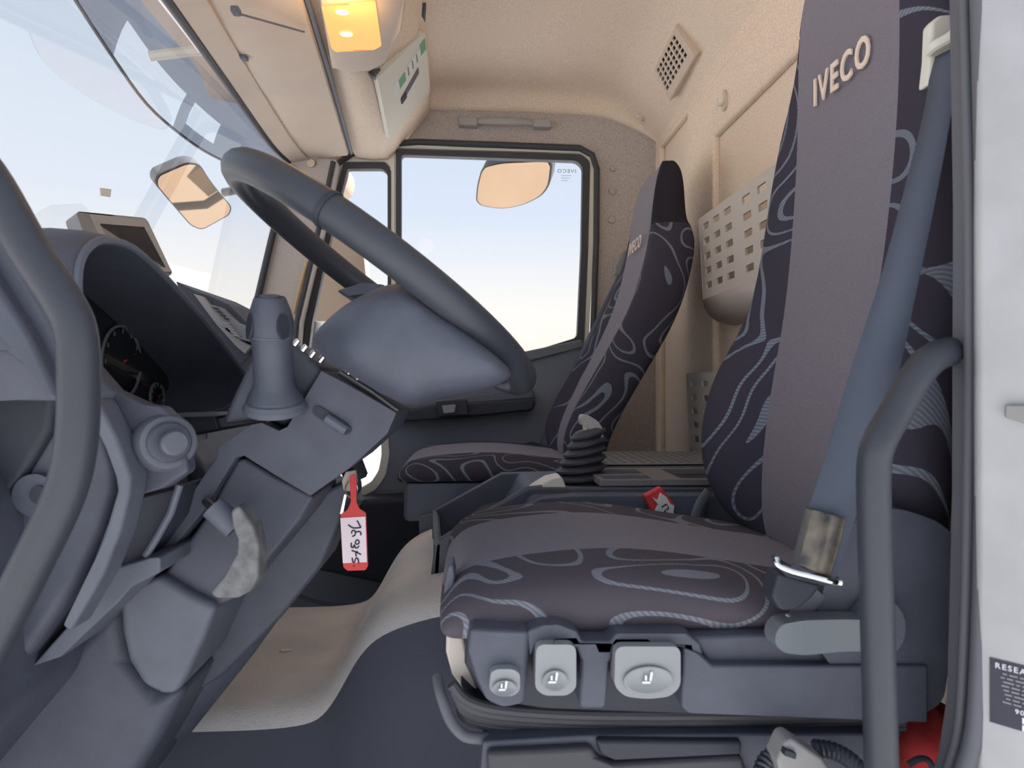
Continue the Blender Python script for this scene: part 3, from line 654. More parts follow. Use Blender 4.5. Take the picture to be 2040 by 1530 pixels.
# ------------------------------------------------------------------ dashboard
db = thing('dashboard', 'dark plastic dashboard with hooded instrument binnacle', 'dashboard', (-.5, 1.2, .2))
xz('body', [(-.95, Z(-.02)), (-.62, Z(-.03)), (-.50, Z(-.06)), (-.44, Z(-.14)), (-.46, .42), (-.62, .22), (-.95, .18)], 1.10, 2.2, 'plastic', db, bev=.02)
xz('driver_body', [(-.95, Z(-.02)), (-.62, Z(-.02)), (-.50, Z(-.06)), (-.46, Z(-.12)), (-.46, .42), (-.60, .25), (-.95, .18)], .64, 1.10, 'plastic', db, bev=.015)
lipp = [(178, 800, .635), (166, 720, .625), (154, 640, .62), (148, 570, .625), (152, 520, .635), (170, 488, .655), (204, 473, .69), (262, 490, .755), (330, 552, .84), (400, 630, .93), (455, 700, 1.01), (488, 750, 1.065), (484, 782, 1.08), (450, 812, 1.08), (420, 826, 1.07)]
lip = [W(*p) for p in lipp]
lip = cat_rom(lip, 3)
cen = V((0, .85, Z(.0)))
def arch(dx, sh, dz=0): return [V((p.x + dx, cen.y + (p.y - cen.y) * sh, cen.z + (p.z - cen.z) * sh + dz)) for p in lip]
loft('binnacle_hood', [arch(-.30, .9, -.09), arch(-.20, 1.03, -.015), arch(-.08, 1.04, .004), arch(-.012, 1.03, .003), arch(0, 1.0), arch(.001, .975), arch(-.006, .96), arch(-.05, .95), arch(-.115, .92)], 'plastic', db, closed=False, sub=1)
tube('hood_lip', arch(.001, .985), .0042, 'plastic_mid', db, n=8)
cf = arch(-.112, .93)
fc = sum(cf, V()) / len(cf)
mk('instrument_face', cf + [fc], [(i, i + 1, len(cf)) for i in range(len(cf) - 1)] + [(len(cf) - 1, 0, len(cf))], 'screen', db, smooth=False)
# gauges on the instrument face
for y, z, r in ((.78, .04, .045), (.93, .03, .05), (1.03, -.02, .022)):
    c = V((fc.x + .004, y, Z(z)))
    g = tube('gauge_ring', [c + V((0, math.cos(a) * r, math.sin(a) * r)) for a in [2 * math.pi * k / 36 for k in range(37)]], .0022, 'grey_handle', db, n=6)
    mk('pointer', [c + V((.002, 0, .002)), c + V((.002, 0, -.002)), c + V((.002, r * .75, r * .3))], [(0, 1, 2)], 'red', db, smooth=False)
    for k in range(9):
        a = math.radians(-30 + k * 30); p = c + V((.001, math.cos(a) * r * .86, math.sin(a) * r * .86))
        box('tick', (p.x, p.y - .0012, p.z - .003), (p.x + .001, p.y + .0012, p.z + .003), 'grey_handle', db, bev=0)
prism('screen_glint', [(205, 690), (230, 690), (300, 800), (262, 800)], .995, .996, 'clear_film', db, bev=0)
prism('lower_ledge', [(345, 825), (430, 828), (440, 858), (385, 868), (352, 862)], .86, 1.06, 'plastic_dark', db, bev=.006)
prism('ledge_top', [(340, 824), (432, 822), (436, 830), (342, 833)], .855, .90, 'plastic_mid', db, bev=.002)
tube('column_light_strip', [W(x, y, .90) for x, y in ((362, 882), (385, 872), (412, 868))], .004, 'icon', db, n=8)
# switch cowl with the lamp dial
cw = prism('switch_cowl', [(120, 660), (160, 690), (186, 730), (228, 778), (290, 806), (322, 810), (345, 832), (366, 890), (376, 940), (330, 972), (258, 992), (238, 962), (205, 890), (165, 810), (120, 760)], .70, .722, 'plastic', db, bev=.010, seg=4)
nk = V((.62, -.75, .12))
ck = W(333, 882, .70)
lathe('dial_base', ck - nk.normalized() * .012, nk, [(.031, 0), (.030, .012), (.027, .018), (.024, .019)], 'plastic_mid', db, n=28)
lathe('dial', ck, nk, [(.0215, .004), (.0215, .010), (.019, .013), (.016, .0135), (.001, .0135)], 'plastic', db, n=28)
lathe('dial_grip', W(341, 884, .69), nk, [(.0115, .0), (.013, .014), (.011, .017), (.001, .0175)], 'plastic_mid', db, n=20)
disc('dial_mark', W(316, 862, .687), nk, .005, .001, 'icon', db, n=12)
# side trim strips and dark pocket below
prism('pocket', [(268, 992), (360, 968), (340, 1040), (282, 1118), (225, 1136), (240, 1060)], .73, .80, 'plastic_dark', db, bev=.004)
tube('pocket_edge', [W(x, y, .722) for x, y in ((358, 966), (340, 1022), (312, 1072), (290, 1108))], .004, 'plastic_mid', db, n=8)
prism('pocket_sill', [(216, 1136), (290, 1112), (318, 1110), (320, 1140), (262, 1170), (236, 1200), (120, 1310), (60, 1330), (150, 1230)], .715, .82, 'plastic_mid', db, bev=.008)
prism('trim_strip', [(180, 790), (196, 800), (236, 880), (262, 950), (258, 985), (240, 1060), (205, 1150), (140, 1260), (122, 1250), (180, 1130), (214, 1040), (232, 978), (228, 950), (206, 890), (180, 840)], .665, .70, 'plastic_mid', db, bev=.005)
prism('dash_end', [(-300, 688), (20, 690), (110, 745), (190, 850), (216, 880), (232, 950), (228, 985), (200, 1070), (150, 1170), (60, 1300), (-60, 1440), (-300, 1500)], .70, .76, 'plastic', db, bev=.012)
prism('dash_end_ledge', [(-300, 665), (20, 680), (60, 698), (118, 748), (116, 768), (60, 726), (0, 706), (-300, 700)], .67, .74, 'grey_handle', db, bev=.006)
prism('side_vent_panel', [(-300, 715), (0, 718), (60, 740), (112, 780), (100, 860), (40, 960), (-60, 1060), (-300, 1100)], .69, .72, 'plastic_dark', db, bev=.008)
disc('speaker_ring', W(75, 985, .695), (0, -1, 0), .022, .006, 'plastic', db, bev=.002)
disc('speaker_hole', W(80, 985, .689), (0, -1, 0), .009, .003, 'plastic_dark', db)
# centre control panel on the dash top
cp = prism('control_panel', [(350, 560), (385, 578), (420, 590), (455, 606), (498, 648), (505, 705), (440, 760), (400, 690)], 1.30, 1.62, 'plastic', db, bev=.008)
prism('face', [(385, 585), (402, 590), (440, 632), (470, 670), (500, 690), (488, 705), (470, 690), (430, 645)], 1.285, 1.31, 'perf_grey', cp, bev=.003)
prism('key_block', [(418, 606), (440, 612), (472, 642), (497, 652), (500, 682), (476, 676), (450, 648)], 1.278, 1.30, 'grey_btn', cp, bev=.002)
for k in range(5):
    x = 442 + k * 5; y = 640 + k * 6
    prism('key', [(x, y), (x + 13, y + 3), (x + 16, y + 8), (x + 3, y + 5)], 1.272, 1.28, 'perf_grey', cp, bev=.001)
for k in range(4):
    x = 422 + k * 7; y = 611 + k * 7
    prism('key', [(x, y), (x + 9, y + 2), (x + 13, y + 6), (x + 4, y + 4)], 1.272, 1.28, 'plastic_dark', cp, bev=.001)
# display behind the hood
dp = thing('display_screen', 'small tilted grey display screen standing behind the binnacle hood', 'display', tuple(W(330, 548, 1.3)))
P4 = [W(150, 420, 1.20), W(292, 434, 1.36), W(346, 548, 1.32), W(200, 548, 1.18)]
nn = (P4[1] - P4[0]).cross(P4[3] - P4[0]).normalized()
if nn.dot(V((0, 0, CZ)) - P4[0]) < 0: nn = -nn
def q4(u, v): return (P4[0] * (1 - u) + P4[1] * u) * (1 - v) + (P4[3] * (1 - u) + P4[2] * u) * v
plate('casing', [rnd([q4(0, 0), q4(1, 0), q4(1, 1), q4(0, 1)], .012)], -nn * .03, 'dusty_box', dp, bev=.004)
plate('bezel', [[q4(.16, .04), q4(.96, .04), q4(.98, .96), q4(.18, .96)], [q4(.24, .19), q4(.88, .19), q4(.92, .88), q4(.28, .88)]], nn * .003, 'perf_grey', dp, bev=.001)
plate('panel', [[q4(.2, .16), q4(.92, .16), q4(.95, .9), q4(.24, .9)]], nn * .001, 'screen', dp)
tube('stalk', [q4(.5, 1) - nn * .02, q4(.5, 1) - nn * .02 + V((-.01, 0, -.12))], .012, 'plastic', dp)

# ------------------------------------------------------------------ grab handles
gl = thing('grab_handle', 'bent black grab rail on the near windscreen pillar by the dashboard', 'grab handle', tuple(W(60, 1290, .5)))
tube('rail', cat_rom([W(x, y, Y) for x, y, Y in ((-130, 230, .50), (-30, 345, .50), (60, 500, .50), (128, 605, .50), (152, 665, .50), (157, 760, .50), (152, 880, .50), (128, 985, .50), (60, 1130, .50), (-20, 1285, .50), (-90, 1420, .50))], 6), .0142, 'soft_black', gl, n=18)
tube('bracket', [W(x, y, Y) for x, y, Y in ((-130, 230, .50), (-150, 225, .55))], .016, 'soft_black', gl)
tube('bracket', [W(x, y, Y) for x, y, Y in ((-90, 1420, .50), (-100, 1425, .56))], .016, 'soft_black', gl)
apn = thing('trim_3', 'dark near windscreen pillar lining behind the grab rail', 'pillar trim', tuple(W(0, 760, .6)), kind='structure')
prism('lining', [(-300, 120), (-120, 240), (-20, 440), (60, 560), (125, 680), (135, 790), (80, 760), (0, 700), (-80, 690), (-300, 690)],   .60, .64, 'plastic', apn, bev=.008)
prism('lining_step', [(-300, 300), (-120, 380), (-10, 560), (60, 670), (120, 800), (96, 800), (40, 720), (-60, 600), (-300, 500)], .585, .61, 'plastic', apn, bev=.006)
xz('pillar_post', [(-.72, .62), (-.60, .62), (-.52, 1.80), (-.63, 1.80)], .56, .63, 'plastic_mid', apn, bev=.01)
gr = thing('grab_handle', 'tall black grab rail standing beside the driver seat', 'grab handle', tuple(W(1757, 1640, .51)))
tube('rail', cat_rom([W(x, y, Y) for x, y, Y in ((1990, 695, .60), (1925, 698, .575), (1872, 706, .535), (1832, 740, .52), (1782, 825, .515), (1752, 880, .51), (1741, 930, .51), (1742, 1050, .51), (1748, 1250, .51), (1756, 1530, .51), (1758, 1660, .51))], 6), .0128, 'soft_black', gr, n=18)
tube('foot', [W(1758, 1650, .51), W(1758, 1650, .51) + V((0, .05, -.05))], .014, 'soft_black', gr)

# ------------------------------------------------------------------ seat belts
sb = thing('driver_seat_belt', 'slate grey driver seat belt running down across the seat back', 'seat belt', tuple(W(1600, 1215, .6)))
Lp = [(1856, 118, .645), (1842, 220, .635), (1796, 400, .62), (1752, 560, .605), (1700, 720, .59), (1650, 890, .578), (1608, 1020, .57), (1576, 1130, .566)]
Rp = [(1908, 92, .615), (1896, 220, .60), (1864, 400, .595), (1830, 560, .585), (1796, 720, .575), (1752, 890, .568), (1708, 1020, .562), (1664, 1150, .558)]
ribbon('webbing', [W(*p) for p in Lp], [W(*p) for p in Rp], .0016, 'belt', sb)
ribbon('tape_patch', [W(*p) for p in ((1608, 1012, .566), (1594, 1062, .565), (1578, 1122, .561))], [W(*p) for p in ((1684, 1032, .558), (1672, 1085, .557), (1652, 1150, .554))], .0014, 'tape_tan', sb)['label'] = 'shiny scuffed clear tape wrapped on the webbing'
ribbon('tape_film', [W(*p) for p in ((1606, 1010, .564), (1592, 1062, .563), (1576, 1122, .559))], [W(*p) for p in ((1686, 1030, .556), (1674, 1085, .555), (1654, 1152, .552))], .0004, 'clear_film', sb)
tube('guide_bar', cat_rom([W(x, y, Y) for x, y, Y in ((1546, 1112, .566), (1552, 1126, .562), (1580, 1138, .558), (1620, 1148, .554), (1660, 1158, .55), (1674, 1160, .55))], 4), .0032, 'chrome', sb, n=10)
prism('guide_plate', [(1544, 1108), (1580, 1130), (1676, 1152), (1684, 1166), (1640, 1168), (1570, 1150), (1548, 1130)], .566, .575, 'plastic_dark', sb, bev=.002)
prism('lower_loop', [(1552, 1140), (1640, 1165), (1620, 1192), (1590, 1215), (1555, 1218), (1538, 1190)], .575, .60, 'plastic_dark', sb, bev=.004)
tube('anchor_tongue', cat_rom([W(x, y, .60) for x, y in ((1632, 1180), (1604, 1212), (1580, 1240), (1565, 1260))], 4), .010, 'plastic_mid', sb, flat=.4)
disc('anchor_bolt', W(1571, 1233, .59), (0, -1, 0), .005, .006, 'silver', sb, bev=.001)
ag = thing('belt_anchor', 'beige belt guide loop high on the near door pillar', 'belt guide', tuple(W(1880, 170, .62)))
prism('plate', [(1855, 45), (1870, 30), (1905, 28), (1918, 40), (1918, 150), (1880, 160), (1846, 172), (1852, 120)], .64, .655, 'beige_light', ag, bev=.004)
tube('loop', cat_rom([W(x, y, Y) for x, y, Y in ((1850, 104, .638), (1862, 92, .63), (1890, 76, .622), (1908, 62, .618), (1914, 72, .618), (1912, 100, .62))], 4), .0055, 'beige_light', ag, n=10)
psb = thing('passenger_seat_belt', 'thin dark passenger seat belt hanging from the far pillar to the seat', 'seat belt', tuple(W(1080, 895, 2.1)))
ribbon('webbing', [W(*p) for p in ((1232, 545, 2.20), (1190, 630, 2.17), (1140, 735, 2.14), (1105, 810, 2.12), (1072, 890, 2.1))], [W(*p) for p in ((1238, 548, 2.19), (1197, 634, 2.16), (1150, 740, 2.11), (1124, 812, 2.08), (1092, 892, 2.05))], .002, 'belt', psb)
prism('guide', [(1226, 530), (1238, 506), (1247, 496), (1247, 540), (1232, 548), (1224, 546)], 2.19, 2.22, 'grey_btn', psb, bev=.006)
prism('tongue', [(1040, 884), (1062, 880), (1092, 892), (1086, 904), (1056, 898)], 2.03, 2.05, 'plastic_dark', psb, bev=.003)
tube('tongue_edge', [W(x, y, 2.025) for x, y in ((1050, 893), (1078, 893))], .004, 'chrome', psb, n=8)

# ------------------------------------------------------------------ centre console, gear lever
cc = thing('centre_console', 'dark plastic centre console with open tray between the seats', 'console', (.15, 1.3, Z(-.33)))
prism('near_wall', [(866, 1082), (882, 1072), (1050, 976), (1078, 972), (1480, 972), (1480, 1170), (856, 1166)], 1.13, 1.15, 'plastic', cc, bev=.004)
prism('far_wall', [(860, 1022), (870, 1016), (1000, 944), (1100, 942), (1420, 942), (1420, 1100), (862, 1100)], 1.40, 1.43, 'plastic', cc, bev=.004)
a = W(866, 1082, 1.13); b = W(862, 1024, 1.40)
plate('front_wall', [[V((a.x, 1.13, a.z)), V((b.x, 1.42, b.z)), V((b.x, 1.42, Z(-.34))), V((a.x - .004, 1.13, Z(-.352)))]], (.012, 0, 0), 'plastic', cc, bev=.003)
tube('tray_rim', [W(x, y, Y) for x, y, Y in ((874, 1078, 1.138), (1050, 974, 1.138), (1080, 971, 1.138))], .005, 'plastic_mid', cc, n=8)
tube('front_rim', [V((a.x + .004, 1.13, a.z)), V((b.x + .004, 1.42, b.z))], .006, 'plastic_mid', cc, n=8)
xz('tray_floor', [(-.07, Z(-.33)), (.02, Z(-.26)), (.12, Z(-.235)), (.12, Z(-.30)), (-.07, Z(-.345))], 1.14, 1.41, 'plastic', cc, bev=.004)
xz('body', [(.10, Z(-.19)), (.55, Z(-.19)), (.55, Z(-.33)), (.05, Z(-.33)), (.06, Z(-.26))], 1.12, 1.42, 'plastic_blue', cc, bev=.012)
xz('side_bulge', [(.07, Z(-.215)), (.12, Z(-.192)), (.18, Z(-.188)), (.40, Z(-.19)), (.40, Z(-.30)), (.05, Z(-.30))], 1.098, 1.13, 'plastic_blue', cc, bev=.014)
prism('lever_surround', [(1034, 1012), (1044, 992), (1066, 972), (1092, 956), (1120, 950), (1130, 975), (1090, 990), (1072, 1012)], 1.14, 1.20, 'beige_light', cc, bev=.008)
# open bins behind the lever
fr1 = [V((.225, 1.14, Z(-.183))), V((.56, 1.14, Z(-.183))), V((.56, 1.30, Z(-.183))), V((.225, 1.30, Z(-.183)))]
h1 = [V((.235, 1.15, Z(-.183))), V((.325, 1.15, Z(-.183))), V((.325, 1.205, Z(-.183))), V((.235, 1.205, Z(-.183)))]
h2 = [V((.235, 1.217, Z(-.183))), V((.325, 1.217, Z(-.183))), V((.325, 1.285, Z(-.183))), V((.235, 1.285, Z(-.183)))]
h3 = [V((.375, 1.15, Z(-.183))), V((.55, 1.15, Z(-.183))), V((.55, 1.285, Z(-.183))), V((.375, 1.285, Z(-.183)))]
plate('bin_frame', [fr1, h1, h2, h3], (0, 0, .014), 'tray_grey', cc, bev=.002)
plate('bin_floor', [fr1], (0, 0, .003), 'plastic_dark', cc)
# perforated tray lid
tr = thing('perforated_tray', 'grey perforated flat tray between console and passenger seat', 'tray', (.4, 1.45, Z(-.175)))
o = (.250, 1.31, Z(-.163))
us = [0]; 
for k in range(14): us += [.020 + k * .020, .031 + k * .020]
us.append(.32)
vv = [0]
for k in range(7): vv += [.025 + k * .030, .037 + k * .030]
vv.append(.25)
grid_plate('mesh_plate', lambda u, v: V((o[0] + u, o[1] + v, o[2])), us, vv, 'tray_grey', tr, th=.004)
box('skirt', (o[0], o[1], o[2] - .022), (o[0] + .32, o[1] + .004, o[2] - .0005), 'tray_grey', tr, bev=.001)
box('base', (o[0], o[1] + .004, o[2] - .022), (o[0] + .32, o[1] + .25, o[2] - .014), 'plastic_mid', tr, bev=.001)
# gear lever with ribbed gaiter
gv = thing('gear_lever', 'gear lever with grey knob on a black ribbed rubber gaiter', 'gear lever', tuple(W(1148, 972, 1.25)))
g0 = W(1150, 968, 1.25); g1 = W(1172, 866, 1.25); nrb = 7
for k in range(nrb):
    t = k / (nrb - 1); c = g0.lerp(g1, t) ; r = .056 * (1 - t) + .035 * t
    tilt = V((-.25 * t - .05, 0, 1)).normalized()
    lathe('gaiter_rib', c, tilt, [(r * .72, -.010), (r * .8, -.007), (r, -.001), (r * 1.0, .003), (r * .8, .008), (r * .66, .011)], 'rubber', gv, n=28)
tube('shaft', [g1, W(1168, 846, 1.25)], .008, 'beige_light', gv)
l = [W(x, y, 1.232) for x, y in ((1157, 836), (1160, 827), (1170, 826), (1190, 838), (1200, 852), (1202, 872), (1192, 884), (1176, 884), (1178, 862), (1170, 850), (1160, 848))]
plate('knob', [rnd(l, .004)], (0, .036, 0), 'perf_grey', gv, bev=.008)
# red buckle by the seat
bk = thing('belt_buckle', 'red seat belt buckle with pale label beside the driver cushion', 'buckle', tuple(W(1320, 1060, 1.075)))
prism('body', [(1284, 988), (1318, 970), (1346, 1008), (1342, 1030), (1352, 1060), (1322, 1070), (1302, 1030)], 1.070, 1.088, 'red', bk, bev=.003)
prism('label_plate', [(1300, 992), (1312, 997), (1316, 982), (1328, 990), (1336, 1004), (1344, 1008), (1342, 1020), (1352, 1060), (1334, 1060), (1306, 1018), (1312, 1006)], 1.064, 1.071, 'paper_label', bk, bev=.001)
tube('label_mark', [W(x, y, 1.063) for x, y in ((1318, 1010), (1328, 1004), (1332, 1012), (1324, 1018), (1334, 1036))], .0012, 'ink', bk, n=6)
prism('stem', [(1325, 1055), (1350, 1050), (1380, 1110), (1350, 1120)], 1.075, 1.083, 'plastic_dark', bk, bev=.002)
tube('cushion_hinge', cat_rom([W(x, y, 1.075) for x, y in ((1412, 978), (1396, 1000), (1384, 1030), (1378, 1060))], 4), .008, 'grey_handle', ds, flat=.5)

# ------------------------------------------------------------------ rear wall fittings
def pocket(name, label, X, y0, y1, z0, z1, cols, rows, loc):
    t = thing(name, label, 'storage pocket', loc, group='perforated pockets on the rear wall')
    us = [0]; 
    for a_, b_ in cols: us += [a_, b_]
    us.append(1)
    vv = [0]
    for k in range(rows): vv += [.10 + k * .178, .10 + k * .178 + .075]
    vv.append(1)
    H = z1 - z0
    grid_plate('front', lambda u, v: V((X + .012 * math.sin(v * 1.2), y1 - (y1 - y0) * u, z1 - H * v)), us, vv, 'perf_white', t, th=.005)
    # curved bottom running back to the wall
    pr = [(X + .0112, z0), (X + .016, z0 - .022), (X + .030, z0 - .042), (X + .05, z0 - .056), (.668, z0 - .066)]
    rings = [[V((x, y, z)) for x, z in pr] for y in (y1, (y0 + y1) / 2, y0)]
    loft('bottom', rings, 'perf_white', t, closed=False, solid=.004)
    for y in (y1, y0):
        plate('side', [[V((X, y, z1)), V((X + .011, y, z0)), V((X + .03, y, z0 - .040)), V((.668, y, z0 - .066)), V((.668, y, z1 - .05))]], (0, -.004 if y == y1 else .004, 0), 'perf_white', t)
    return t
pk = pocket('wall_pocket', 'beige perforated plastic pocket high on the rear wall between the seats', .575, 1.10, 1.632, Z(.215), Z(.42), [(.05, .125), (.18, .255), (.31, .385), (.50, .575), (.64, .715), (.78, .855)], 5, (.62, 1.4, Z(.15)))
c_ = W(1440, 585, 1.5)
tube('snap_cord', [WX(1452, 580, .60), WX(1470, 590, .605), WX(1484, 597, .61)], .0018, 'plastic_mid', pk, n=6)
disc('snap_ring', WX(1484, 596, .605), (-1, -.5, 0), .005, .003, 'paper_label', pk, n=12)
pk2 = pocket('wall_pocket', 'pale perforated pocket low on the rear wall half hidden by the driver seat', .595, 1.15, 1.79, Z(-.18), Z(.03), [(.05, .12), (.19, .26), (.33, .40), (.55, .62), (.70, .77)], 5, (.63, 1.45, Z(-.25)))
for k in range(6):
    t_ = k / 5
vg = thing('roof_vent', 'square beige vent grille with small holes on the sloped rear roof', 'vent', tuple(W(1350, 190, 1.9)))
A_, B_, C_, D_ = WX(1318, 128, .570), WX(1362, 40, .570), WX(1401, 98, .628), WX(1348, 188, .628)
vn = (B_ - A_).cross(D_ - A_).normalized()
if vn.dot(V((0, 0, CZ)) - A_) < 0: vn = -vn
def vq(u, v): return (A_ * (1 - u) + B_ * u) * (1 - v) + (D_ * (1 - u) + C_ * u) * v
us = [0]
for k in range(7): us += [.06 + k * .122, .06 + k * .122 + .082]
us.append(1)
vv = [0]
for k in range(5): vv += [.08 + k * .145, .08 + k * .145 + .10]
vv.append(1)
grid_plate('grille', lambda u, v: vq(u, v) + vn * .026, us, vv, 'beige_plastic', vg, th=.004)
plate('backing', [[vq(0, 0), vq(1, 0), vq(1, 1), vq(0, 1)]], vn * .016, 'plastic_dark', vg)
plate('frame', [[vq(-.02, -.02), vq(1.02, -.02), vq(1.02, 1.02), vq(-.02, 1.02)], [vq(.01, .01), vq(.99, .01), vq(.99, .99), vq(.01, .99)]], vn * .028, 'beige_plastic', vg)
def hook(x, y, X, label):
    p = WX(x, y, X); t = thing('coat_hook', label, 'hook', tuple(p - V((0, 0, .03))), group='coat hooks on the rear wall')
    l = [p + V((0, 0, .03)), p + V((0, -.013, .012)), p + V((0, -.015, -.014)), p + V((0, -.006, -.026)), p + V((0, .010, -.026)), p + V((0, .016, -.010)), p + V((0, .010, .018))]
    plate('plate', [rnd(l, .006)], (-.008, 0, 0), 'beige_plastic', t, bev=.002)
    tube('prong', cat_rom([p + V((-.008, 0, .012)), p + V((-.012, 0, -.008)), p + V((-.024, 0, -.012)), p + V((-.026, 0, .004))], 4), .0042, 'beige_light', t, n=8)
hook(1284, 226, .598, 'small beige coat hook in the far rear corner near the grab strap')
hook(1447, 200, .653, 'small beige coat hook on the rear wall band beside the driver headrest')
for (x, y, lb) in ((1220, 336, 'top round beige plug of the three on the far pillar'), (1220, 381, 'middle round beige plug of the three on the far pillar'), (1218, 438, 'lowest round beige plug of the three on the far pillar')):
    p = W(x, y, YF); r = .0135 if y > 350 else .011
    q = lathe('pillar_plug', p, (0, -1, 0), [(r, -.002), (r, .003), (r * .85, .006), (r * .4, .008), (.0005, .0082)], 'liner_grey')
    tag(q, lb, 'plug', 'plugs on the far pillar')
rs = thing('roof_grab_strap', 'grey beige grab strap above the far passenger window', 'grab strap', tuple(W(1005, 252, 2.26)))
prism('end_cap', [(913, 231), (952, 233), (952, 250), (914, 248)], 2.255, 2.29, 'perf_grey', rs, bev=.005)
prism('end_cap', [(1062, 236), (1098, 237), (1099, 253), (1063, 252)], 2.255, 2.29, 'perf_grey', rs, bev=.005)
ribbon('strap', [W(*p) for p in ((950, 235, 2.262), (980, 233, 2.245), (1010, 233, 2.24), (1040, 235, 2.245), (1064, 239, 2.262))], [W(*p) for p in ((950, 247, 2.262), (980, 248, 2.245), (1010, 249, 2.24), (1040, 250, 2.245), (1064, 251, 2.262))], .004, 'perf_grey', rs)

# ------------------------------------------------------------------ overhead console
oc = thing('overhead_console', 'beige overhead console with reading lamp and storage door above the windscreen', 'overhead console', (-.35, 1.6, Z(.75)))
hdr = [p + V((.05, 0, .005)) for p in cat_rom(P1, 5)]
edge = cat_rom([W(605, 0, 1.30) + (W(605, 0, 1.30) - W(672, 210, 1.80)) * .9, W(605, 0, 1.30), W(640, 112, 1.52), W(672, 222, 1.82), W(695, 305, 2.16), W(697, 314, 2.24)], 4)
n = len(hdr)
def resamp(pts, ys):
    out = []
    for y in ys:
        for i in range(len(pts) - 1):
            if (pts[i].y - y) * (pts[i + 1].y - y) <= 0:
                t = (y - pts[i].y) / (pts[i + 1].y - pts[i].y + 1e-9); out.append(pts[i].lerp(pts[i + 1], t)); break
        else: out.append(pts[-1] if y > pts[-1].y else pts[0])
    return out
ys = [.75, .95, 1.15, 1.35, 1.55, 1.75, 1.95, 2.10, 2.18]
H_, E_ = resamp(hdr, ys), resamp(edge, ys)
rings = []
for h, e_ in zip(H_, E_):
    rings.append([h, h.lerp(e_, .5) + V((0, 0, -.006)), e_ + V((-.006, 0, -.002)), e_ + V((0, 0, .010)), e_ + V((-.01, 0, .03)), h + V((0, 0, .03))])
vz = thing('sun_visor', 'flat beige sun visor panel folded up above the windscreen', 'sun visor', tuple(W(560, 160, 1.7)))
loft('panel', rings, 'beige_plastic', vz, angle=50)
pa, pb_ = W(472, 22, 1.27), W(606, 58, 1.40)
tube('panel_gap', [pa - V((0, 0, .004)), pb_ - V((0, 0, .006))], .0022, 'plastic_mid', vz, n=6)
# felt body of the overhead console behind the visor
rings = []
for y, e_ in zip(ys + [2.285], E_ + [E_[-1] + V((0, .10, 0))]):
    zb = e_.z + .012
    xr = -.262 - (.02 if y > 2.1 else 0)
    rings.append([V((e_.x + .006, y, zb + .03)), V((e_.x + .008, y, zb + .006)), V(((e_.x + xr) / 2, y, zb + .0)), V((xr - .008, y, zb + .004)), V((xr, y, zb + .012)), V((-.150, y, Z(.94))), V((-.135, y, 1.80)), V((e_.x + .006, y, 1.80))])
loft('felt_body', rings, 'liner', oc, angle=60)
# dark gap between the visor and the felt body
tube('visor_gap', [e_ + V((.006, 0, .006)) for e_ in E_], .006, 'plastic_mid', oc, n=8)
# storage door on the sloped rear face
dA, dB, dC, dD = WX(742, 150, -.252), WX(768, 272, -.268), WX(850, 178, -.150), WX(838, 58, -.142)
dn = (dB - dA).cross(dD - dA).normalized()
if dn.x < 0: dn = -dn
dd = plate('storage_door', [rnd([dA, dB, dC, dD], .01)], dn * .014, 'beige_light', oc, bev=.004)
dd['label'] = 'pale storage flap with a label strip and finger slot'
def dq(u, v, h=.0145): return (dA * (1 - u) + dB * u) * (1 - v) + (dD * (1 - u) + dC * u) * v + dn * h
plate('label_strip', [[dq(.28, .22), dq(.48, .22), dq(.30, .92), dq(.12, .92)]], dn * .0004, 'paper_label', dd)
plate('label_print', [[dq(.28, .36), dq(.42, .36), dq(.38, .50), dq(.25, .50)]], dn * .0009, 'green_print', dd)
plate('label_print', [[dq(.10, .86), dq(.26, .86), dq(.24, .98), dq(.08, .98)]], dn * .0009, 'green_print', dd)
for k in range(3): plate('label_line', [[dq(.24 - k * .03, .56 + k * .1), dq(.36 - k * .03, .56 + k * .1), dq(.355 - k * .03, .58 + k * .1), dq(.235 - k * .03, .58 + k * .1)]], dn * .0009, 'grey_handle', dd)
plate('finger_slot', [rnd([dq(.56, .34), dq(.66, .34), dq(.48, .78), dq(.38, .78)], .008)], dn * .0012, 'plastic_mid', dd)
plate('slot_latch', [rnd([dq(.58, .34), dq(.66, .34), dq(.63, .46), dq(.55, .46)], .004)], dn * .003, 'plastic_dark', dd)
# dark band beside the door
ribbon('dark_band', [WX(738, 146, -.252), WX(780, 118, -.215), WX(822, 62, -.165), WX(846, 0, -.130)], [WX(744, 158, -.252), WX(790, 130, -.212), WX(834, 74, -.158), WX(852, 8, -.125)], .012, 'plastic', oc)
# lamp housing below the console
def hp(x, y, zr): return WZ(x, y, Z(zr))
zl = .742
la = [hp(628, -60, zl), hp(640, 20, zl), hp(662, 138, zl), hp(690, 147, zl), hp(738, 143, zl), hp(766, 128, zl), hp(800, 60, zl), hp(812, -20, zl), hp(812, -60, zl)]
rings = [[p + V((0, 0, .06)) for p in la], [p + V((0, 0, .02)) for p in la], [p + V((0, 0, .004)) for p in la]]
ce = sum(la, V()) / len(la)
rings.append([ce + (p - ce) * .96 for p in la])
hs = loft('lamp_housing', rings, 'beige_plastic', oc, angle=50)
ll = [hp(640, 12, zl - .003), hp(748, 2, zl - .003), hp(760, 92, zl - .003), hp(745, 100, zl - .003), hp(668, 104, zl - .003), hp(660, 96, zl - .003)]
ln = plate('lamp_lens', [rnd(ll, .006)], (0, 0, .008), 'lamp_lens', oc, bev=.002)
ln['label'] = 'glowing amber lamp lens'
for x, y in ((682, 24), (690, 68)):
    c = hp(x, y, zl - .0045); disc('bulb', c, (0, 0, -1), .013, .0015, 'lamp_bulb', ln, ry=.008, up=(0, 1, 0), n=16)
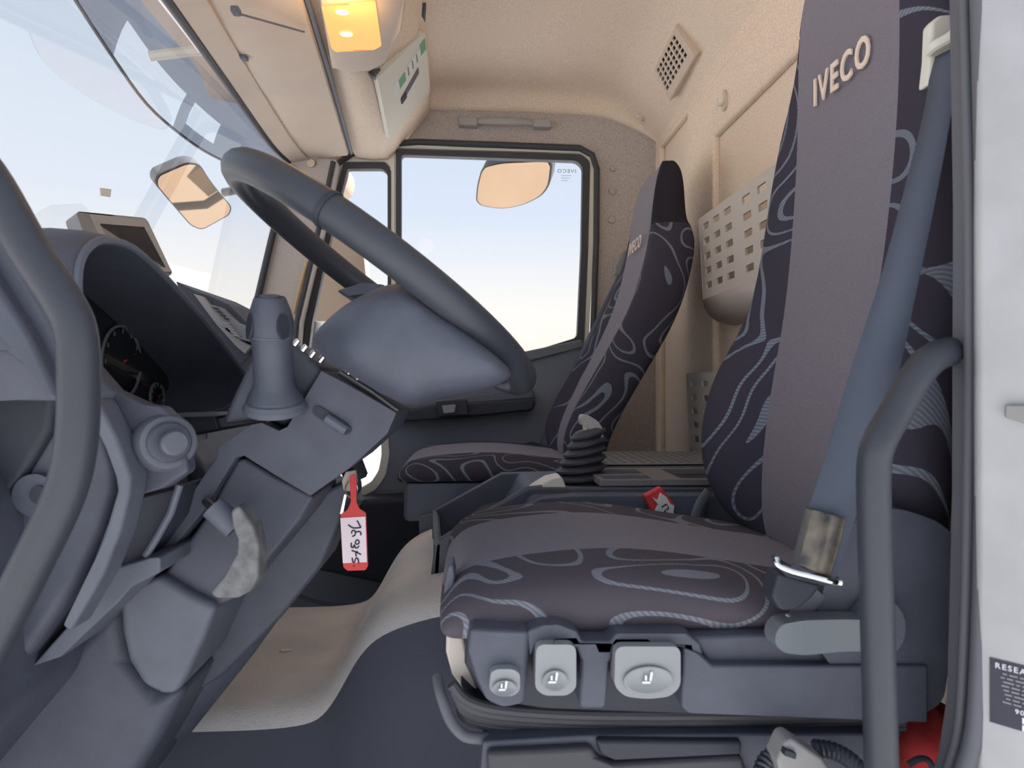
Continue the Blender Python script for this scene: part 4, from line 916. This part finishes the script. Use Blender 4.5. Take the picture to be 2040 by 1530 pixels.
tl_ = bpy.data.lights.new('reading_lamp_glow', 'POINT'); tl_.energy = .5; tl_.color = (1, .6, .25); tl_.shadow_soft_size = .04
to = bpy.data.objects.new('reading_lamp_glow', tl_); C.objects.link(to); to.location = hp(700, 50, zl - .05)
lw = thing('courtesy_lamp', 'small amber lit courtesy lamp at the far end of the overhead console', 'lamp', tuple(W(745, 300, 2.25)))
prism('lens', [(734, 297), (762, 288), (768, 291), (740, 302)], 2.215, 2.235, 'lamp_lens', lw, bev=.002)
prism('base', [(715, 300), (735, 296), (742, 303), (720, 306)], 2.212, 2.24, 'beige_light', lw, bev=.003)

# ------------------------------------------------------------------ outside mirrors, tinted visor
def mirror(name, label, pts, Y, nrm, loc):
    t = thing(name, label, 'mirror', loc)
    nrm = V(nrm).normalized(); c = sum((W(x, y, Y) for x, y in pts), V()) / len(pts)
    cam_p = V((0, 0, CZ)); l = []
    for x, y in pts:
        d = W(x, y, Y) - cam_p; k = (c - cam_p).dot(nrm) / d.dot(nrm); l.append(cam_p + d * k)
    l = rnd(l, .05, 5)
    plate('shell', [l], -nrm * .05, 'mirror_shell', t, bev=.012)
    cc_ = sum(l, V()) / len(l)
    plate('mirror_glass', [[cc_ + (p - cc_) * .95 + nrm * .001 for p in l]], nrm * .003, 'mirror', t)
    return t, c
m1, c1 = mirror('wide_mirror', 'rounded outside front mirror seen through the windscreen', [(312, 348), (372, 322), (398, 326), (420, 362), (462, 412), (458, 428), (402, 459), (380, 450), (345, 410), (308, 366)], 2.55, (.62, -.47, -.63), tuple(W(385, 458, 2.55)))
tube('arm', [c1 + V((.10, .03, .02)), c1 + V((.2, .0, .03)), W(520, 358, 2.45), W(576, 362, 2.36), W(600, 362, 2.335)], .016, 'mirror_shell', m1)
m2, c2 = mirror('kerb_mirror', 'rounded kerb mirror hanging outside above the far side window', [(958, 340), (966, 330), (1000, 322), (1095, 318), (1101, 328), (1096, 368), (1080, 390), (1045, 408), (1000, 417), (958, 410), (948, 400), (950, 370)], 2.52, (-.33, -.485, -.82), tuple(W(1020, 415, 2.52)))
tube('arm', [c2 + V((0, .04, .05)), W(1010, 300, 2.50), W(1010, 255, 2.335)], .03, 'mirror_shell', m2)
m3 = thing('main_mirror', 'cream backed main mirror housings outside the far quarter window', 'mirror', tuple(W(690, 600, 2.6)))
prism('upper_housing', [(640, 330), (690, 328), (696, 345), (690, 370), (676, 385), (640, 390)], 2.55, 2.68, 'mirror_back', m3, bev=.03, r=.02)
prism('middle_housing', [(630, 392), (680, 396), (706, 420), (714, 445), (690, 450), (630, 440)], 2.55, 2.68, 'mirror_back', m3, bev=.03, r=.02)
prism('lower_housing', [(620, 440), (690, 446), (722, 480), (730, 560), (700, 640), (620, 640)], 2.56, 2.68, 'mirror_back', m3, bev=.03, r=.02)
tube('arm', [W(640, 330, 2.7), W(630, 660, 2.7), W(590, 900, 2.5), W(580, 960, 2.335)], .02, 'mirror_shell', m3)
ev = thing('outside_sun_visor', 'smoke tinted outside sun visor above the windscreen', 'sun visor', (-.8, 1.6, Z(.73)))
lo = [W(60, -140, 1.16), W(150, 0, 1.36), W(222, 110, 1.53), W(292, 207, 1.72), W(360, 268, 1.90), W(420, 308, 2.06), W(480, 332, 2.22), W(572, 345, 2.44)]
lo = cat_rom(lo, 4); NV = len(lo)
hi = []
for i, p in enumerate(lo):
    t = i / (NV - 1); hi.append(V((-.66 + .03 * t, p.y * (1 - .02 * t), Z(.93) - .05 * t)))
vs_ = []; fs_ = []; nr = 9
for i in range(NV):
    for j in range(nr):
        s = j / (nr - 1); p = lo[i].lerp(hi[i], s); p = p + V((-.03, 0, .02)) * math.sin(s * math.pi); vs_.append(p)
glare_holes = {(i, j) for i in range(8, 15) for j in range(0, 3)} | {(i, j) for i in range(16, 20) for j in range(1, 3)}  # openings shaped to stand in for bright reflections on the windscreen
for i in range(NV - 1):
    for j in range(nr - 1):
        if (i, j) in glare_holes: continue
        fs_.append((i * nr + j, i * nr + j + 1, (i + 1) * nr + j + 1, (i + 1) * nr + j))
mk('panel', vs_, fs_, 'visor_tint', ev, solid=.004)
tube('lower_edge', lo, .004, 'plastic_mid', ev, n=8)
tube('bracket', [W(298, 112, 1.6), W(400, 100, 1.62), W(425, 108, 1.60)], .012, 'beige_light', ev, n=8)  # solid bar added in place of a beige rod reflected in the windscreen
tube('rod_reflection', [W(318, -10, 1.35), W(402, 100, 1.6)], .009, 'silver', ev, n=8)  # chrome streak mirrored in the glass, modelled as a solid rod
cl_ = thing('roof_marker_lamp', 'dark oval marker lamp outside at the windscreen top corner', 'lamp', tuple(W(530, 268, 2.1)))
prism('housing', [(512, 250), (520, 240), (545, 246), (556, 266), (548, 274), (524, 268)], 2.15, 2.19, 'mirror_shell', cl_, bev=.012)
prism('lens', [(518, 252), (540, 250), (548, 262), (528, 264)], 2.145, 2.155, 'dusty_box', cl_, bev=.003)

# ------------------------------------------------------------------ loose things low by the driver seat
rc = thing('red_cloth', 'crumpled red cloth stuffed behind the driver seat base', 'cloth', tuple(W(1850, 1620, .66)))
rings = []
cx = W(1850, 1500, .66)
for k in range(11):
    ph = math.pi * k / 10; zz = math.cos(ph); rr = math.sin(ph)
    rings.append([cx + V((math.cos(a) * rr * .042 * (1 + .18 * math.sin(3 * a + k)), math.sin(a) * rr * .045 * (1 + .15 * math.sin(2 * a + 1.7 * k)), zz * .052 * (1 + .12 * math.cos(4 * a)))) for a in [2 * math.pi * q / 18 for q in range(18)]])
loft('cloth', rings, 'red_cloth', rc, sub=1)
cb = thing('coiled_handset', 'grey handset with a coiled black cable at the seat base', 'handset', tuple(W(1590, 1560, .56)))
prism('handset', [(1566, 1478), (1580, 1472), (1600, 1486), (1640, 1512), (1672, 1560), (1560, 1570), (1548, 1516)], .565, .59, 'dusty_box', cb, bev=.005)
prism('clip', [(1566, 1494), (1588, 1502), (1586, 1514), (1562, 1506)], .560, .568, 'plastic_dark', cb, bev=.001)
ctr = cat_rom([W(1620, 1490, .60), W(1660, 1496, .595), W(1700, 1520, .59), W(1726, 1560, .585)], 10)
def coil(ctr, turns, r):
    fr = frames(ctr); out = []; N = len(fr)
    for i in range(turns * 10 + 1):
        t = i / (turns * 10) * (N - 1); k = min(int(t), N - 2); f = t - k
        p = fr[k][0].lerp(fr[k + 1][0], f); a = 2 * math.pi * i / 10
        out.append(p + fr[k][1] * math.cos(a) * r + fr[k][2] * math.sin(a) * r)
    return out
tube('coil', coil(ctr, 14, .006), .0024, 'cable', cb, n=6)
tube('coil', coil(cat_rom([W(1562, 1496, .59), W(1530, 1512, .585), W(1516, 1545, .58), W(1518, 1590, .58)], 10), 12, .006), .0024, 'cable', cb, n=6)
tube('cable', cat_rom([W(1810, 1524, .60), W(1830, 1512, .60), W(1848, 1514, .60), W(1858, 1530, .60), W(1866, 1560, .60)], 5), .003, 'cable', cb, n=8)
pd = thing('foot_pedal', 'small worn metal foot pedal at the bottom of the column', 'pedal', tuple(W(300, 1530, .95)))
prism('pad', [(282, 1500), (318, 1488), (326, 1494), (312, 1512), (286, 1512)], .93, .99, 'dusty_box', pd, bev=.003)
tube('arm', [W(300, 1508, .96), W(280, 1560, .97)], .007, 'plastic_dark', pd)
ch = lathe('wood_chip', WZ(570, 1295, Z(-.515)), (1, .2, 0), [(.0005, -.012), (.003, -.009), (.003, .009), (.0005, .012)], 'ivory', n=8)
tag(ch, 'tiny pale wood chip lying on the tunnel carpet', 'debris')
